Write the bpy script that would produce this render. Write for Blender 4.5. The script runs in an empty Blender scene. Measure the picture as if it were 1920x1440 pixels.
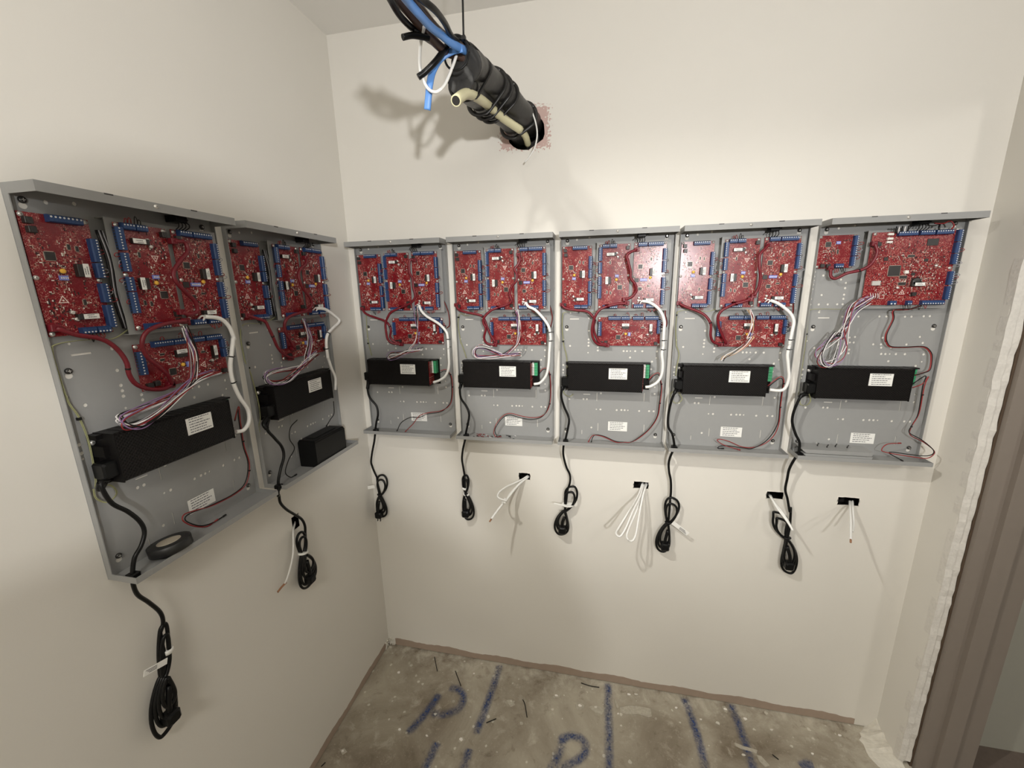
import bpy, bmesh, math, random
from mathutils import Vector, Matrix
from mathutils.geometry import delaunay_2d_cdt

random.seed(7)
scene = bpy.context.scene
COL = scene.collection

# ------------------------------------------------------------------ camera
cam_data = bpy.data.cameras.new('camera')
cam_data.sensor_fit = 'HORIZONTAL'
cam_data.sensor_width = 36.0
cam_data.lens = 763.16 / 1920.0 * 36.0
cam_data.clip_start = 0.02
cam = bpy.data.objects.new('camera', cam_data)
COL.objects.link(cam)
cam.matrix_world = Matrix(((0.978073, -0.028438, 0.206312, 0.91977),
                           (0.207435, 0.221245, -0.952901, -1.42442),
                           (-0.018547, 0.974803, 0.222293, 1.59523),
                           (0, 0, 0, 1)))
scene.camera = cam

# ------------------------------------------------------------------ world, lights, exposure
world = bpy.data.worlds.new('world')
scene.world = world
world.use_nodes = True
world.node_tree.nodes['Background'].inputs[0].default_value = (0.9, 0.95, 1.0, 1)
world.node_tree.nodes['Background'].inputs[1].default_value = 0.05


def lamp(name, kind, loc, power, color, radius, **kw):
    d = bpy.data.lights.new(name, kind)
    d.energy = power
    d.color = color
    d.shadow_soft_size = radius
    for k, v in kw.items():
        setattr(d, k, v)
    o = bpy.data.objects.new(name, d)
    COL.objects.link(o)
    o.location = loc
    return o


def aim(o, target):
    o.rotation_euler = (Vector(target) - o.location).to_track_quat('-Z', 'Y').to_euler()
    return o


# spotlight near the ceiling on the left, clamp work light (beam and spill) behind the photographer,
# a soft area fill added behind the camera to brighten the left wall, and the lamp in the hall
LWORK = (1.48, -2.35, 1.78)
aim(lamp('ceiling_spotlight', 'SPOT', (0.317, -1.233, 2.35), 70, (1.0, 0.97, 0.90), 0.024,
         spot_size=math.radians(74), spot_blend=1.0), (1.35, 0, 0.74))
aim(lamp('work_light_beam', 'SPOT', LWORK, 104, (0.98, 0.985, 1.0), 0.04,
         spot_size=math.radians(100), spot_blend=1.0), (0.75, 0, 2.2))
lamp('work_light_spill', 'POINT', LWORK, 20, (1.0, 0.97, 0.92), 0.04)
lamp('rear_fill_light', 'AREA', (0.9, -2.6, 2.42), 25, (1.0, 0.97, 0.90), 0.25, shape='DISK', size=0.5)
lamp('hall_light', 'POINT', (3.0, -1.9, 2.2), 24, (1.0, 0.97, 0.90), 0.10)

vs = scene.view_settings
vs.view_transform = 'Standard'
vs.look = 'None'
vs.gamma = 1.0
vs.use_curve_mapping = False
vs.exposure = 0.0

# ------------------------------------------------------------------ measured layout (metres)
CW, CH, CD = 0.357, 0.711, 0.072        # enclosure width, height, lip depth
ZB = 1.0638                             # height of the enclosure trays
CEIL = 2.44
XR = 1.953                              # right wall
BACK = {3: 0.0303, 4: 0.4105, 5: 0.7873, 6: 1.1577, 7: 1.5397}
LEFT = {1: -0.9179, 2: -0.5321}
PLACE = {1: 'leftmost enclosure', 2: 'enclosure left of the corner', 3: 'enclosure right of the corner',
         4: 'second back-wall enclosure', 5: 'middle back-wall enclosure', 6: 'fourth back-wall enclosure', 7: 'rightmost enclosure'}


def frame(c):
    """cabinet frame: x along the wall, y up, z out of the wall"""
    if c in BACK:
        return Matrix(((1, 0, 0, BACK[c]), (0, 0, -1, 0), (0, 1, 0, ZB), (0, 0, 0, 1)))
    return Matrix(((0, 0, 1, 0), (1, 0, 0, LEFT[c]), (0, 1, 0, ZB), (0, 0, 0, 1)))

WIRES = {
 1: {
  'red': [
   [(0.012,0.485,0.018),(0.034,0.471,0.023),(0.059,0.463,0.028),(0.075,0.452,0.031),(0.087,0.433,0.033),(0.093,0.411,0.035),(0.094,0.388,0.033),(0.103,0.367,0.031),(0.125,0.352,0.028),(0.155,0.344,0.024),(0.178,0.347,0.02)],
   [(0.218,0.482,0.045),(0.181,0.481,0.048),(0.148,0.475,0.05),(0.128,0.464,0.048),(0.12,0.444,0.045),(0.127,0.419,0.04),(0.149,0.394,0.035),(0.169,0.37,0.028),(0.179,0.35,0.02)],
   [(0.227,0.647,0.042),(0.246,0.646,0.045),(0.247,0.629,0.048),(0.223,0.606,0.051),(0.203,0.583,0.053),(0.203,0.564,0.055),(0.22,0.543,0.053),(0.239,0.523,0.051),(0.243,0.502,0.049),(0.224,0.495,0.047),(0.212,0.501,0.045)],
  ],
  'white': [
   [(0.265,0.488,0.04),(0.299,0.481,0.044),(0.316,0.461,0.048),(0.321,0.431,0.051),(0.317,0.432,0.053),(0.305,0.401,0.055),(0.297,0.367,0.052),(0.299,0.327,0.05),(0.312,0.286,0.048),(0.331,0.249,0.046),(0.33,0.217,0.044),(0.313,0.2,0.042),(0.292,0.202,0.04)],
  ],
  'loop': [
   [(0.209,0.467,0.05),(0.211,0.441,0.05),(0.214,0.409,0.05),(0.203,0.363,0.049),(0.183,0.341,0.046),(0.152,0.331,0.046),(0.106,0.323,0.048),(0.06,0.316,0.05),(0.051,0.308,0.052),(0.058,0.295,0.054),(0.079,0.292,0.056),(0.113,0.308,0.059),(0.173,0.342,0.059),(0.213,0.358,0.057),(0.262,0.362,0.055)],
  ],
  'ground': [
   [(0.124,0.472,0.012),(0.094,0.457,0.011),(0.049,0.46,0.011),(0.01,0.457,0.01),(0.003,0.445,0.009),(0.004,0.403,0.008),(0.007,0.355,0.008),(0.015,0.328,0.008),(0.02,0.285,0.008),(0.019,0.241,0.008),(0.016,0.203,0.008),(0.014,0.187,0.008),(0.034,0.183,0.009),(0.041,0.163,0.01),(0.023,0.153,0.011),(0.008,0.169,0.011),(0.007,0.189,0.012)],
  ],
  'cord': [
   [(0.005,0.234,0.045),(0.001,0.208,0.047),(0.0,0.19,0.049),(0.009,0.161,0.048),(0.03,0.133,0.046),(0.045,0.103,0.046),(0.047,0.079,0.048),(0.035,0.057,0.05),(0.02,0.041,0.05),(0.011,0.015,0.05)],
  ],
  'cordlow': [
   [(0.007,-0.008,0.05),(0.015,-0.04,0.041),(0.035,-0.077,0.033),(0.053,-0.117,0.027),(0.056,-0.146,0.024),(0.047,-0.166,0.022)],
  ],
  'battery': [
   [(0.303,0.229,0.03),(0.321,0.259,0.03),(0.319,0.228,0.03),(0.318,0.155,0.029),(0.328,0.099,0.025),(0.314,0.052,0.021),(0.279,0.039,0.02),(0.216,0.041,0.02),(0.17,0.053,0.021),(0.143,0.059,0.025),(0.135,0.049,0.029),(0.153,0.025,0.03),(0.181,-0.001,0.03),(0.204,-0.016,0.03)],
   [(0.303,0.226,0.03),(0.317,0.253,0.03),(0.315,0.229,0.03),(0.315,0.157,0.029),(0.324,0.101,0.025),(0.309,0.054,0.021),(0.272,0.041,0.02),(0.209,0.044,0.02),(0.17,0.051,0.021),(0.146,0.053,0.025),(0.142,0.043,0.029),(0.168,0.016,0.03),(0.198,-0.003,0.03),(0.226,-0.014,0.03)],
  ],
 },
 2: {
  'red': [
   [(0.019,0.482,0.018),(0.043,0.472,0.025),(0.06,0.463,0.031),(0.066,0.444,0.034),(0.077,0.417,0.034),(0.09,0.39,0.031),(0.115,0.365,0.026),(0.152,0.347,0.02)],
   [(0.224,0.484,0.045),(0.169,0.479,0.048),(0.13,0.471,0.048),(0.114,0.455,0.045),(0.119,0.431,0.038),(0.142,0.404,0.03),(0.166,0.376,0.02)],
   [(0.243,0.642,0.042),(0.229,0.623,0.047),(0.194,0.603,0.051),(0.184,0.582,0.054),(0.194,0.552,0.054),(0.224,0.525,0.051),(0.233,0.502,0.048),(0.21,0.485,0.045)],
  ],
  'white': [
   [(0.265,0.49,0.04),(0.299,0.485,0.044),(0.332,0.465,0.049),(0.355,0.443,0.052),(0.311,0.422,0.054),(0.282,0.405,0.054),(0.274,0.375,0.051),(0.277,0.33,0.049),(0.28,0.329,0.047),(0.296,0.288,0.044),(0.312,0.254,0.042),(0.306,0.213,0.04)],
  ],
  'loop': [
   [(0.185,0.458,0.05),(0.196,0.42,0.05),(0.199,0.388,0.05),(0.182,0.352,0.049),(0.177,0.338,0.047),(0.157,0.321,0.045),(0.109,0.324,0.047),(0.057,0.329,0.049),(0.019,0.329,0.051),(0.007,0.319,0.053),(0.021,0.302,0.055),(0.07,0.296,0.057),(0.11,0.311,0.059),(0.14,0.323,0.059),(0.185,0.341,0.057),(0.221,0.354,0.055)],
  ],
  'ground': [
   [(0.12,0.472,0.012),(0.073,0.458,0.011),(0.003,0.455,0.009),(-0.004,0.374,0.008),(0.005,0.345,0.008),(0.013,0.295,0.008),(0.018,0.241,0.008),(0.015,0.203,0.009),(0.003,0.181,0.011),(0.003,0.166,0.012)],
  ],
  'cord': [
   [(-0.005,0.211,0.045),(-0.007,0.18,0.048),(0.011,0.149,0.048),(0.036,0.112,0.045),(0.035,0.083,0.048),(0.015,0.054,0.05),(0.0,0.022,0.05)],
  ],
  'cordlow': [
   [(-0.004,-0.001,0.05),(-0.002,-0.02,0.044),(0.006,-0.024,0.039),(0.012,-0.051,0.034),(0.033,-0.084,0.03),(0.064,-0.119,0.026),(0.092,-0.152,0.024),(0.103,-0.182,0.023),(0.101,-0.209,0.022)],
  ],
  'battery': [
   [(0.147,0.155,0.012),(0.114,0.141,0.013),(0.102,0.109,0.015),(0.111,0.076,0.019),(0.074,0.054,0.026),(0.05,0.026,0.031),(0.06,-0.003,0.036),(0.072,-0.01,0.04)],
   [(0.304,0.173,0.03),(0.299,0.131,0.03),(0.278,0.117,0.03),(0.258,0.104,0.03)],
  ],
 },
 3: {
  'red': [
   [(0.012,0.478,0.018),(0.031,0.459,0.024),(0.072,0.445,0.03),(0.107,0.434,0.033),(0.127,0.419,0.035),(0.132,0.397,0.033),(0.125,0.374,0.03),(0.134,0.358,0.025),(0.148,0.349,0.02)],
   [(0.186,0.482,0.045),(0.149,0.466,0.048),(0.135,0.451,0.049),(0.12,0.426,0.046),(0.117,0.395,0.042),(0.118,0.365,0.036),(0.131,0.35,0.029),(0.161,0.344,0.02)],
   [(0.247,0.644,0.042),(0.234,0.643,0.046),(0.231,0.604,0.05),(0.242,0.581,0.052),(0.244,0.551,0.055),(0.248,0.522,0.052),(0.233,0.501,0.05),(0.211,0.49,0.048),(0.186,0.482,0.045)],
  ],
  'white': [
   [(0.255,0.489,0.04),(0.262,0.471,0.044),(0.283,0.45,0.047),(0.316,0.432,0.05),(0.338,0.417,0.052),(0.357,0.396,0.054),(0.362,0.375,0.054),(0.361,0.335,0.052),(0.361,0.345,0.051),(0.36,0.306,0.049),(0.359,0.279,0.047),(0.352,0.251,0.045),(0.338,0.229,0.044),(0.314,0.214,0.042),(0.291,0.206,0.04)],
  ],
  'loop': [
   [(0.246,0.489,0.05),(0.246,0.456,0.05),(0.247,0.426,0.05),(0.249,0.395,0.049),(0.236,0.355,0.046),(0.215,0.337,0.046),(0.195,0.319,0.048),(0.164,0.317,0.05),(0.132,0.314,0.052),(0.122,0.302,0.054),(0.132,0.293,0.056),(0.167,0.305,0.059),(0.201,0.321,0.059),(0.233,0.328,0.057),(0.259,0.333,0.055)],
  ],
  'ground': [
   [(0.023,0.452,0.012),(0.019,0.398,0.01),(0.018,0.348,0.008),(0.019,0.349,0.008),(0.024,0.324,0.01),(0.029,0.299,0.012)],
  ],
  'cord': [
   [(0.025,0.218,0.045),(0.021,0.174,0.048),(0.027,0.139,0.048),(0.05,0.106,0.045),(0.055,0.074,0.048),(0.047,0.044,0.05),(0.04,0.015,0.05)],
  ],
  'cordlow': [
   [(0.036,-0.007,0.05),(0.024,-0.044,0.043),(0.006,-0.09,0.035),(-0.007,-0.135,0.03),(-0.008,-0.157,0.025),(-0.002,-0.181,0.024),(0.007,-0.208,0.022)],
  ],
  'battery': [
   [(0.317,0.248,0.03),(0.338,0.254,0.03),(0.354,0.239,0.03),(0.359,0.207,0.025),(0.353,0.143,0.02),(0.339,0.111,0.02),(0.304,0.09,0.02),(0.26,0.083,0.025),(0.221,0.07,0.03),(0.191,0.035,0.03),(0.16,-0.004,0.03)],
   [(0.316,0.241,0.03),(0.334,0.249,0.03),(0.352,0.236,0.03),(0.356,0.204,0.026),(0.351,0.144,0.022),(0.335,0.111,0.02),(0.303,0.086,0.02),(0.251,0.076,0.022),(0.215,0.061,0.026),(0.182,0.061,0.03),(0.143,0.039,0.03),(0.123,0.008,0.03)],
  ],
  'thin': [
   [(0.336,0.514,0.02),(0.349,0.484,0.02),(0.357,0.454,0.02),(0.357,0.417,0.018),(0.344,0.405,0.015)],
  ],
 },
 4: {
  'red': [
   [(0.006,0.487,0.018),(0.018,0.471,0.025),(0.05,0.461,0.031),(0.09,0.454,0.034),(0.11,0.444,0.034),(0.12,0.415,0.031),(0.133,0.38,0.026),(0.148,0.355,0.02)],
   [(0.167,0.478,0.045),(0.141,0.467,0.048),(0.118,0.445,0.049),(0.113,0.425,0.046),(0.12,0.405,0.042),(0.111,0.373,0.036),(0.119,0.352,0.029),(0.145,0.345,0.02)],
   [(0.24,0.649,0.042),(0.246,0.633,0.045),(0.238,0.615,0.048),(0.229,0.602,0.051),(0.236,0.584,0.053),(0.233,0.563,0.055),(0.218,0.547,0.053),(0.21,0.521,0.051),(0.215,0.499,0.049),(0.199,0.487,0.047),(0.167,0.478,0.045)],
  ],
  'white': [
   [(0.263,0.493,0.04),(0.272,0.48,0.044),(0.294,0.47,0.048),(0.314,0.452,0.051),(0.334,0.428,0.053),(0.345,0.406,0.055),(0.349,0.373,0.052),(0.347,0.365,0.05),(0.344,0.326,0.048),(0.341,0.283,0.046),(0.333,0.245,0.044),(0.312,0.217,0.042),(0.289,0.21,0.04)],
  ],
  'loop': [
   [(0.232,0.466,0.05),(0.237,0.444,0.05),(0.24,0.417,0.05),(0.24,0.383,0.049),(0.235,0.358,0.048),(0.228,0.346,0.046),(0.207,0.326,0.046),(0.179,0.312,0.048),(0.155,0.323,0.05),(0.118,0.341,0.052),(0.088,0.343,0.054),(0.079,0.326,0.056),(0.091,0.309,0.058),(0.13,0.307,0.059),(0.182,0.312,0.059),(0.215,0.315,0.057),(0.243,0.321,0.055)],
  ],
  'ground': [
   [(0.12,0.467,0.012),(0.098,0.46,0.011),(0.043,0.449,0.009),(0.018,0.456,0.008),(0.009,0.443,0.008),(0.006,0.408,0.008),(0.013,0.351,0.008),(0.015,0.35,0.009),(0.025,0.322,0.011),(0.033,0.295,0.012)],
  ],
  'cord': [
   [(0.018,0.234,0.045),(0.016,0.189,0.048),(0.018,0.152,0.048),(0.036,0.121,0.045),(0.047,0.091,0.048),(0.041,0.053,0.05),(0.032,0.018,0.05)],
  ],
  'cordlow': [
   [(0.028,-0.008,0.05),(0.013,-0.053,0.039),(0.004,-0.096,0.03),(0.005,-0.132,0.024),(0.009,-0.172,0.022)],
  ],
  'battery': [
   [(0.308,0.253,0.03),(0.322,0.266,0.03),(0.337,0.262,0.03),(0.345,0.236,0.029),(0.346,0.155,0.025),(0.333,0.108,0.021),(0.309,0.085,0.02),(0.273,0.08,0.02),(0.236,0.085,0.021),(0.198,0.094,0.025),(0.171,0.084,0.029),(0.145,0.052,0.03),(0.134,0.019,0.03),(0.139,0.001,0.03)],
   [(0.308,0.248,0.03),(0.322,0.262,0.03),(0.335,0.258,0.03),(0.343,0.233,0.029),(0.343,0.155,0.025),(0.33,0.105,0.021),(0.306,0.08,0.02),(0.273,0.073,0.02),(0.233,0.078,0.021),(0.198,0.088,0.025),(0.175,0.081,0.029),(0.155,0.059,0.03),(0.139,0.029,0.03),(0.145,0.003,0.03)],
  ],
  'thin': [
   [(0.332,0.501,0.02),(0.343,0.477,0.02),(0.35,0.442,0.018),(0.344,0.408,0.015)],
  ],
 },
 5: {
  'red': [
   [(0.006,0.484,0.018),(0.019,0.472,0.023),(0.05,0.466,0.029),(0.087,0.462,0.032),(0.104,0.451,0.034),(0.116,0.432,0.034),(0.113,0.41,0.032),(0.119,0.384,0.029),(0.134,0.358,0.024),(0.151,0.35,0.02)],
   [(0.155,0.478,0.045),(0.134,0.469,0.048),(0.121,0.453,0.049),(0.112,0.428,0.046),(0.108,0.397,0.042),(0.114,0.37,0.036),(0.129,0.352,0.029),(0.16,0.347,0.02)],
   [(0.24,0.651,0.042),(0.22,0.643,0.046),(0.21,0.632,0.049),(0.215,0.613,0.052),(0.223,0.584,0.054),(0.225,0.563,0.054),(0.239,0.545,0.052),(0.243,0.524,0.049),(0.228,0.505,0.047),(0.21,0.499,0.045)],
   [(0.217,0.487,0.045),(0.187,0.485,0.045),(0.155,0.478,0.045)],
  ],
  'white': [
   [(0.263,0.493,0.04),(0.284,0.489,0.044),(0.307,0.475,0.048),(0.324,0.454,0.051),(0.333,0.427,0.053),(0.333,0.393,0.055),(0.334,0.36,0.053),(0.335,0.35,0.051),(0.332,0.325,0.05),(0.337,0.291,0.048),(0.336,0.257,0.046),(0.325,0.231,0.044),(0.304,0.215,0.042),(0.288,0.211,0.04)],
  ],
  'ground': [
   [(0.131,0.462,0.012),(0.098,0.458,0.011),(0.049,0.46,0.01),(0.013,0.457,0.009),(0.007,0.443,0.008),(0.006,0.405,0.008),(0.011,0.352,0.008),(0.012,0.344,0.008),(0.021,0.311,0.008),(0.024,0.275,0.008),(0.02,0.208,0.009),(0.013,0.177,0.01),(0.033,0.162,0.011),(0.048,0.172,0.012)],
  ],
  'cord': [
   [(0.017,0.24,0.045),(0.013,0.204,0.048),(0.009,0.174,0.049),(0.018,0.137,0.046),(0.033,0.103,0.046),(0.037,0.083,0.049),(0.033,0.054,0.05),(0.026,0.016,0.05)],
  ],
  'cordlow': [
   [(0.019,-0.01,0.05),(0.018,-0.05,0.041),(0.028,-0.097,0.033),(0.041,-0.131,0.027),(0.042,-0.161,0.024),(0.033,-0.195,0.022)],
  ],
  'battery': [
   [(0.299,0.235,0.03),(0.314,0.253,0.03),(0.33,0.257,0.03),(0.338,0.228,0.03),(0.342,0.204,0.027),(0.34,0.153,0.023),(0.335,0.103,0.02),(0.312,0.059,0.02),(0.278,0.023,0.02),(0.25,0.002,0.02),(0.227,-0.001,0.023),(0.2,0.006,0.027),(0.158,0.024,0.03),(0.126,0.029,0.03),(0.114,0.02,0.03),(0.107,0.002,0.03)],
   [(0.299,0.231,0.03),(0.315,0.249,0.03),(0.329,0.252,0.03),(0.336,0.226,0.03),(0.339,0.204,0.027),(0.337,0.152,0.023),(0.333,0.103,0.02),(0.31,0.059,0.02),(0.276,0.024,0.02),(0.25,0.005,0.02),(0.227,0.002,0.023),(0.2,0.009,0.027),(0.158,0.027,0.03),(0.13,0.03,0.03),(0.12,0.02,0.03),(0.116,0.001,0.03)],
  ],
  'thin': [
   [(0.338,0.482,0.02),(0.338,0.452,0.02),(0.345,0.425,0.018),(0.344,0.409,0.015)],
  ],
 },
 6: {
  'red': [
   [(0.008,0.484,0.018),(0.027,0.473,0.025),(0.065,0.458,0.031),(0.087,0.444,0.034),(0.104,0.418,0.034),(0.107,0.383,0.031),(0.118,0.362,0.026),(0.142,0.352,0.02)],
   [(0.166,0.482,0.045),(0.145,0.472,0.048),(0.128,0.461,0.048),(0.12,0.442,0.045),(0.127,0.412,0.038),(0.142,0.383,0.03),(0.158,0.355,0.02)],
   [(0.241,0.651,0.042),(0.23,0.639,0.047),(0.216,0.621,0.052),(0.218,0.587,0.055),(0.224,0.561,0.052),(0.224,0.529,0.048),(0.215,0.504,0.045)],
   [(0.206,0.494,0.045),(0.186,0.487,0.045),(0.166,0.482,0.045)],
  ],
  'white': [
   [(0.263,0.49,0.04),(0.281,0.482,0.044),(0.3,0.468,0.048),(0.319,0.449,0.051),(0.328,0.427,0.053),(0.326,0.397,0.055),(0.325,0.364,0.053),(0.326,0.356,0.051),(0.324,0.328,0.05),(0.331,0.293,0.048),(0.338,0.255,0.046),(0.333,0.223,0.044),(0.32,0.213,0.042),(0.291,0.214,0.04)],
  ],
  'loop': [
   [(0.206,0.462,0.045),(0.219,0.433,0.047),(0.219,0.405,0.049),(0.211,0.377,0.051),(0.221,0.383,0.052),(0.201,0.359,0.054),(0.171,0.335,0.055),(0.149,0.321,0.055),(0.141,0.307,0.055)],
  ],
  'ground': [
   [(0.125,0.477,0.012),(0.116,0.463,0.011),(0.092,0.457,0.01),(0.05,0.462,0.009),(0.011,0.458,0.008),(0.005,0.446,0.008),(0.005,0.401,0.008),(0.01,0.352,0.008),(0.011,0.345,0.009),(0.02,0.318,0.01),(0.016,0.277,0.011),(0.014,0.246,0.012)],
   [(0.024,0.216,0.03),(0.017,0.202,0.027),(0.001,0.188,0.023),(0.009,0.162,0.02),(0.024,0.154,0.02),(0.038,0.169,0.02),(0.025,0.195,0.02)],
  ],
  'cord': [
   [(0.013,0.234,0.045),(0.011,0.201,0.048),(0.001,0.169,0.048),(-0.005,0.12,0.045),(-0.003,0.079,0.048),(0.011,0.054,0.05),(0.02,0.015,0.05)],
  ],
  'cordlow': [
   [(0.015,-0.009,0.05),(0.008,-0.048,0.041),(0.012,-0.087,0.033),(0.021,-0.123,0.027),(0.025,-0.165,0.024),(0.025,-0.193,0.022)],
  ],
  'battery': [
   [(0.288,0.224,0.03),(0.305,0.242,0.03),(0.322,0.255,0.03),(0.332,0.243,0.03),(0.333,0.206,0.027),(0.335,0.154,0.023),(0.338,0.1,0.02),(0.329,0.059,0.02),(0.305,0.028,0.02),(0.268,0.011,0.02),(0.233,0.014,0.023),(0.197,0.03,0.027),(0.167,0.038,0.03),(0.157,0.033,0.03),(0.18,0.018,0.03),(0.222,-0.001,0.03)],
   [(0.289,0.219,0.03),(0.305,0.237,0.03),(0.321,0.25,0.03),(0.33,0.24,0.029),(0.331,0.206,0.026),(0.333,0.153,0.022),(0.335,0.103,0.02),(0.324,0.065,0.02),(0.302,0.031,0.02),(0.268,0.009,0.022),(0.244,0.01,0.026),(0.203,0.015,0.029),(0.169,0.014,0.03),(0.161,0.005,0.03),(0.172,-0.003,0.03)],
  ],
  'thin': [
   [(0.329,0.483,0.03),(0.333,0.461,0.025),(0.335,0.449,0.02)],
  ],
 },
 7: {
  'red': [
   [(0.038,0.58,0.02),(0.038,0.557,0.026),(0.049,0.55,0.032),(0.071,0.564,0.041),(0.103,0.572,0.046),(0.123,0.588,0.049),(0.133,0.617,0.048),(0.125,0.642,0.045)],
  ],
  'loop': [
   [(0.135,0.493,0.045),(0.114,0.48,0.045),(0.098,0.462,0.045),(0.087,0.417,0.045),(0.075,0.384,0.045),(0.069,0.388,0.045),(0.046,0.361,0.046),(0.03,0.335,0.048),(0.029,0.314,0.05),(0.044,0.3,0.052),(0.063,0.303,0.054),(0.078,0.327,0.054),(0.084,0.363,0.052),(0.082,0.395,0.051),(0.088,0.417,0.049),(0.099,0.462,0.047),(0.13,0.487,0.045)],
  ],
  'ground': [
   [(0.089,0.46,0.012),(0.045,0.462,0.011),(0.005,0.46,0.01),(0.002,0.448,0.008),(0.002,0.414,0.008),(0.004,0.363,0.008),(0.003,0.372,0.008),(0.004,0.335,0.008),(0.003,0.287,0.01),(0.001,0.239,0.011),(0.001,0.194,0.012)],
   [(0.019,0.212,0.03),(0.033,0.182,0.025),(0.027,0.163,0.02),(0.009,0.166,0.02),(0.003,0.196,0.02)],
  ],
  'feed': [
   [(0.269,0.469,0.035),(0.245,0.46,0.032),(0.209,0.457,0.029),(0.213,0.431,0.026),(0.204,0.389,0.024),(0.207,0.366,0.023),(0.207,0.371,0.021),(0.221,0.351,0.02),(0.259,0.349,0.02),(0.303,0.351,0.02),(0.323,0.337,0.02),(0.33,0.317,0.021),(0.329,0.284,0.024),(0.312,0.274,0.027),(0.294,0.268,0.03)],
  ],
  'battery': [
   [(0.293,0.23,0.03),(0.316,0.243,0.03),(0.327,0.265,0.03),(0.322,0.234,0.03),(0.323,0.154,0.03),(0.311,0.11,0.03),(0.312,0.084,0.03),(0.343,0.066,0.035),(0.365,0.048,0.045),(0.369,0.035,0.05),(0.354,0.019,0.05),(0.322,0.02,0.049),(0.248,0.029,0.044),(0.241,0.038,0.039),(0.255,0.052,0.035),(0.286,0.055,0.03)],
   [(0.29,0.239,0.03),(0.311,0.261,0.03),(0.321,0.265,0.03),(0.318,0.234,0.03),(0.321,0.151,0.03),(0.312,0.116,0.03),(0.302,0.094,0.04),(0.329,0.077,0.05),(0.364,0.047,0.05),(0.364,0.03,0.048),(0.339,0.023,0.042),(0.261,0.028,0.04),(0.294,0.003,0.04)],
  ],
  'cord': [
   [(0.009,0.228,0.045),(-0.002,0.203,0.048),(-0.016,0.161,0.048),(-0.018,0.117,0.045),(-0.005,0.076,0.048),(0.009,0.048,0.05),(0.011,0.016,0.05)],
  ],
  'cordlow': [
   [(0.004,-0.004,0.05),(-0.006,-0.045,0.044),(-0.005,-0.083,0.037),(-0.004,-0.125,0.032),(0.008,-0.159,0.028),(0.022,-0.207,0.025),(0.024,-0.192,0.023),(0.029,-0.245,0.022)],
  ],
 },
}
DUCT = {
 'wrap_a': [(0.69,0.03,2.117),(0.664,-0.1,2.118),(0.631,-0.22,2.127),(0.611,-0.34,2.114),(0.611,-0.42,2.092)],
 'wrap_b': [(0.653,0.03,2.087),(0.63,-0.1,2.098),(0.599,-0.22,2.093),(0.593,-0.36,2.072),(0.596,-0.42,2.063)],
 'cream': [(0.673,-0.1,2.062),(0.636,-0.17,2.072),(0.616,-0.24,2.076),(0.616,-0.305,2.063),(0.612,-0.37,2.05),(0.609,-0.43,2.029),(0.607,-0.49,1.993)],
 'cream2': [(0.676,0.02,2.059),(0.673,-0.02,2.073),(0.659,-0.06,2.082)],
 'blue': [(0.641,-0.14,2.156),(0.636,-0.24,2.151),(0.627,-0.335,2.138),(0.614,-0.41,2.12),(0.603,-0.476,2.103),(0.594,-0.529,2.096),(0.593,-0.583,2.082),(0.595,-0.639,2.071),(0.594,-0.681,2.066),(0.599,-0.72,2.056)],
 'blue_tail': [(0.614,-0.45,2.107),(0.593,-0.455,2.103),(0.566,-0.46,2.089),(0.551,-0.47,2.063),(0.546,-0.48,2.034),(0.54,-0.475,2.015),(0.533,-0.47,1.99)],
 'hook': [(0.62,-0.42,2.125),(0.603,-0.435,2.136),(0.59,-0.45,2.128),(0.581,-0.47,2.101),(0.564,-0.49,2.069),(0.543,-0.495,2.051),(0.529,-0.5,2.041)],
 'white_loop': [(0.573,-0.56,2.095),(0.551,-0.53,2.083),(0.534,-0.5,2.06),(0.537,-0.492,2.038),(0.546,-0.485,2.022),(0.561,-0.478,2.019),(0.577,-0.47,2.035),(0.589,-0.455,2.07),(0.596,-0.44,2.101)],
 'black_a': [(0.612,-0.4,2.092),(0.583,-0.434,2.11),(0.558,-0.473,2.113),(0.55,-0.524,2.104),(0.549,-0.57,2.093),(0.546,-0.61,2.091),(0.548,-0.646,2.093),(0.554,-0.68,2.09)],
 'stub': [(0.574,-0.54,2.086),(0.561,-0.553,2.084),(0.549,-0.567,2.08),(0.536,-0.58,2.072)],
 'brown_a': [(0.615,-0.4,2.096),(0.6,-0.423,2.107),(0.579,-0.451,2.104),(0.572,-0.497,2.099),(0.566,-0.54,2.099),(0.559,-0.58,2.104),(0.549,-0.616,2.11),(0.549,-0.65,2.106)],
 'black_b': [(0.642,-0.32,2.129),(0.613,-0.377,2.147),(0.605,-0.434,2.126),(0.604,-0.491,2.111),(0.611,-0.549,2.102),(0.614,-0.606,2.091),(0.607,-0.646,2.085),(0.605,-0.68,2.079)],
 'brown_b': [(0.608,-0.43,2.121),(0.598,-0.475,2.113),(0.591,-0.52,2.106),(0.592,-0.57,2.096),(0.592,-0.62,2.091),(0.595,-0.65,2.084),(0.595,-0.68,2.081)],
 'grey': [(0.641,-0.26,2.132),(0.619,-0.327,2.14),(0.603,-0.39,2.131),(0.592,-0.45,2.121)],
 'hanger': [(0.619,-0.45,2.207),(0.618,-0.45,2.165),(0.617,-0.45,2.126)],
 'wall_wire': [(0.674,-0.06,2.156),(0.695,-0.067,2.134),(0.711,-0.063,2.098),(0.716,-0.05,2.065),(0.708,-0.043,2.031),(0.689,-0.037,2.006),(0.673,-0.03,1.993)],
 'spike': [(0.631,-0.1,2.205),(0.637,-0.09,2.189),(0.642,-0.08,2.169)],
}
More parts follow.
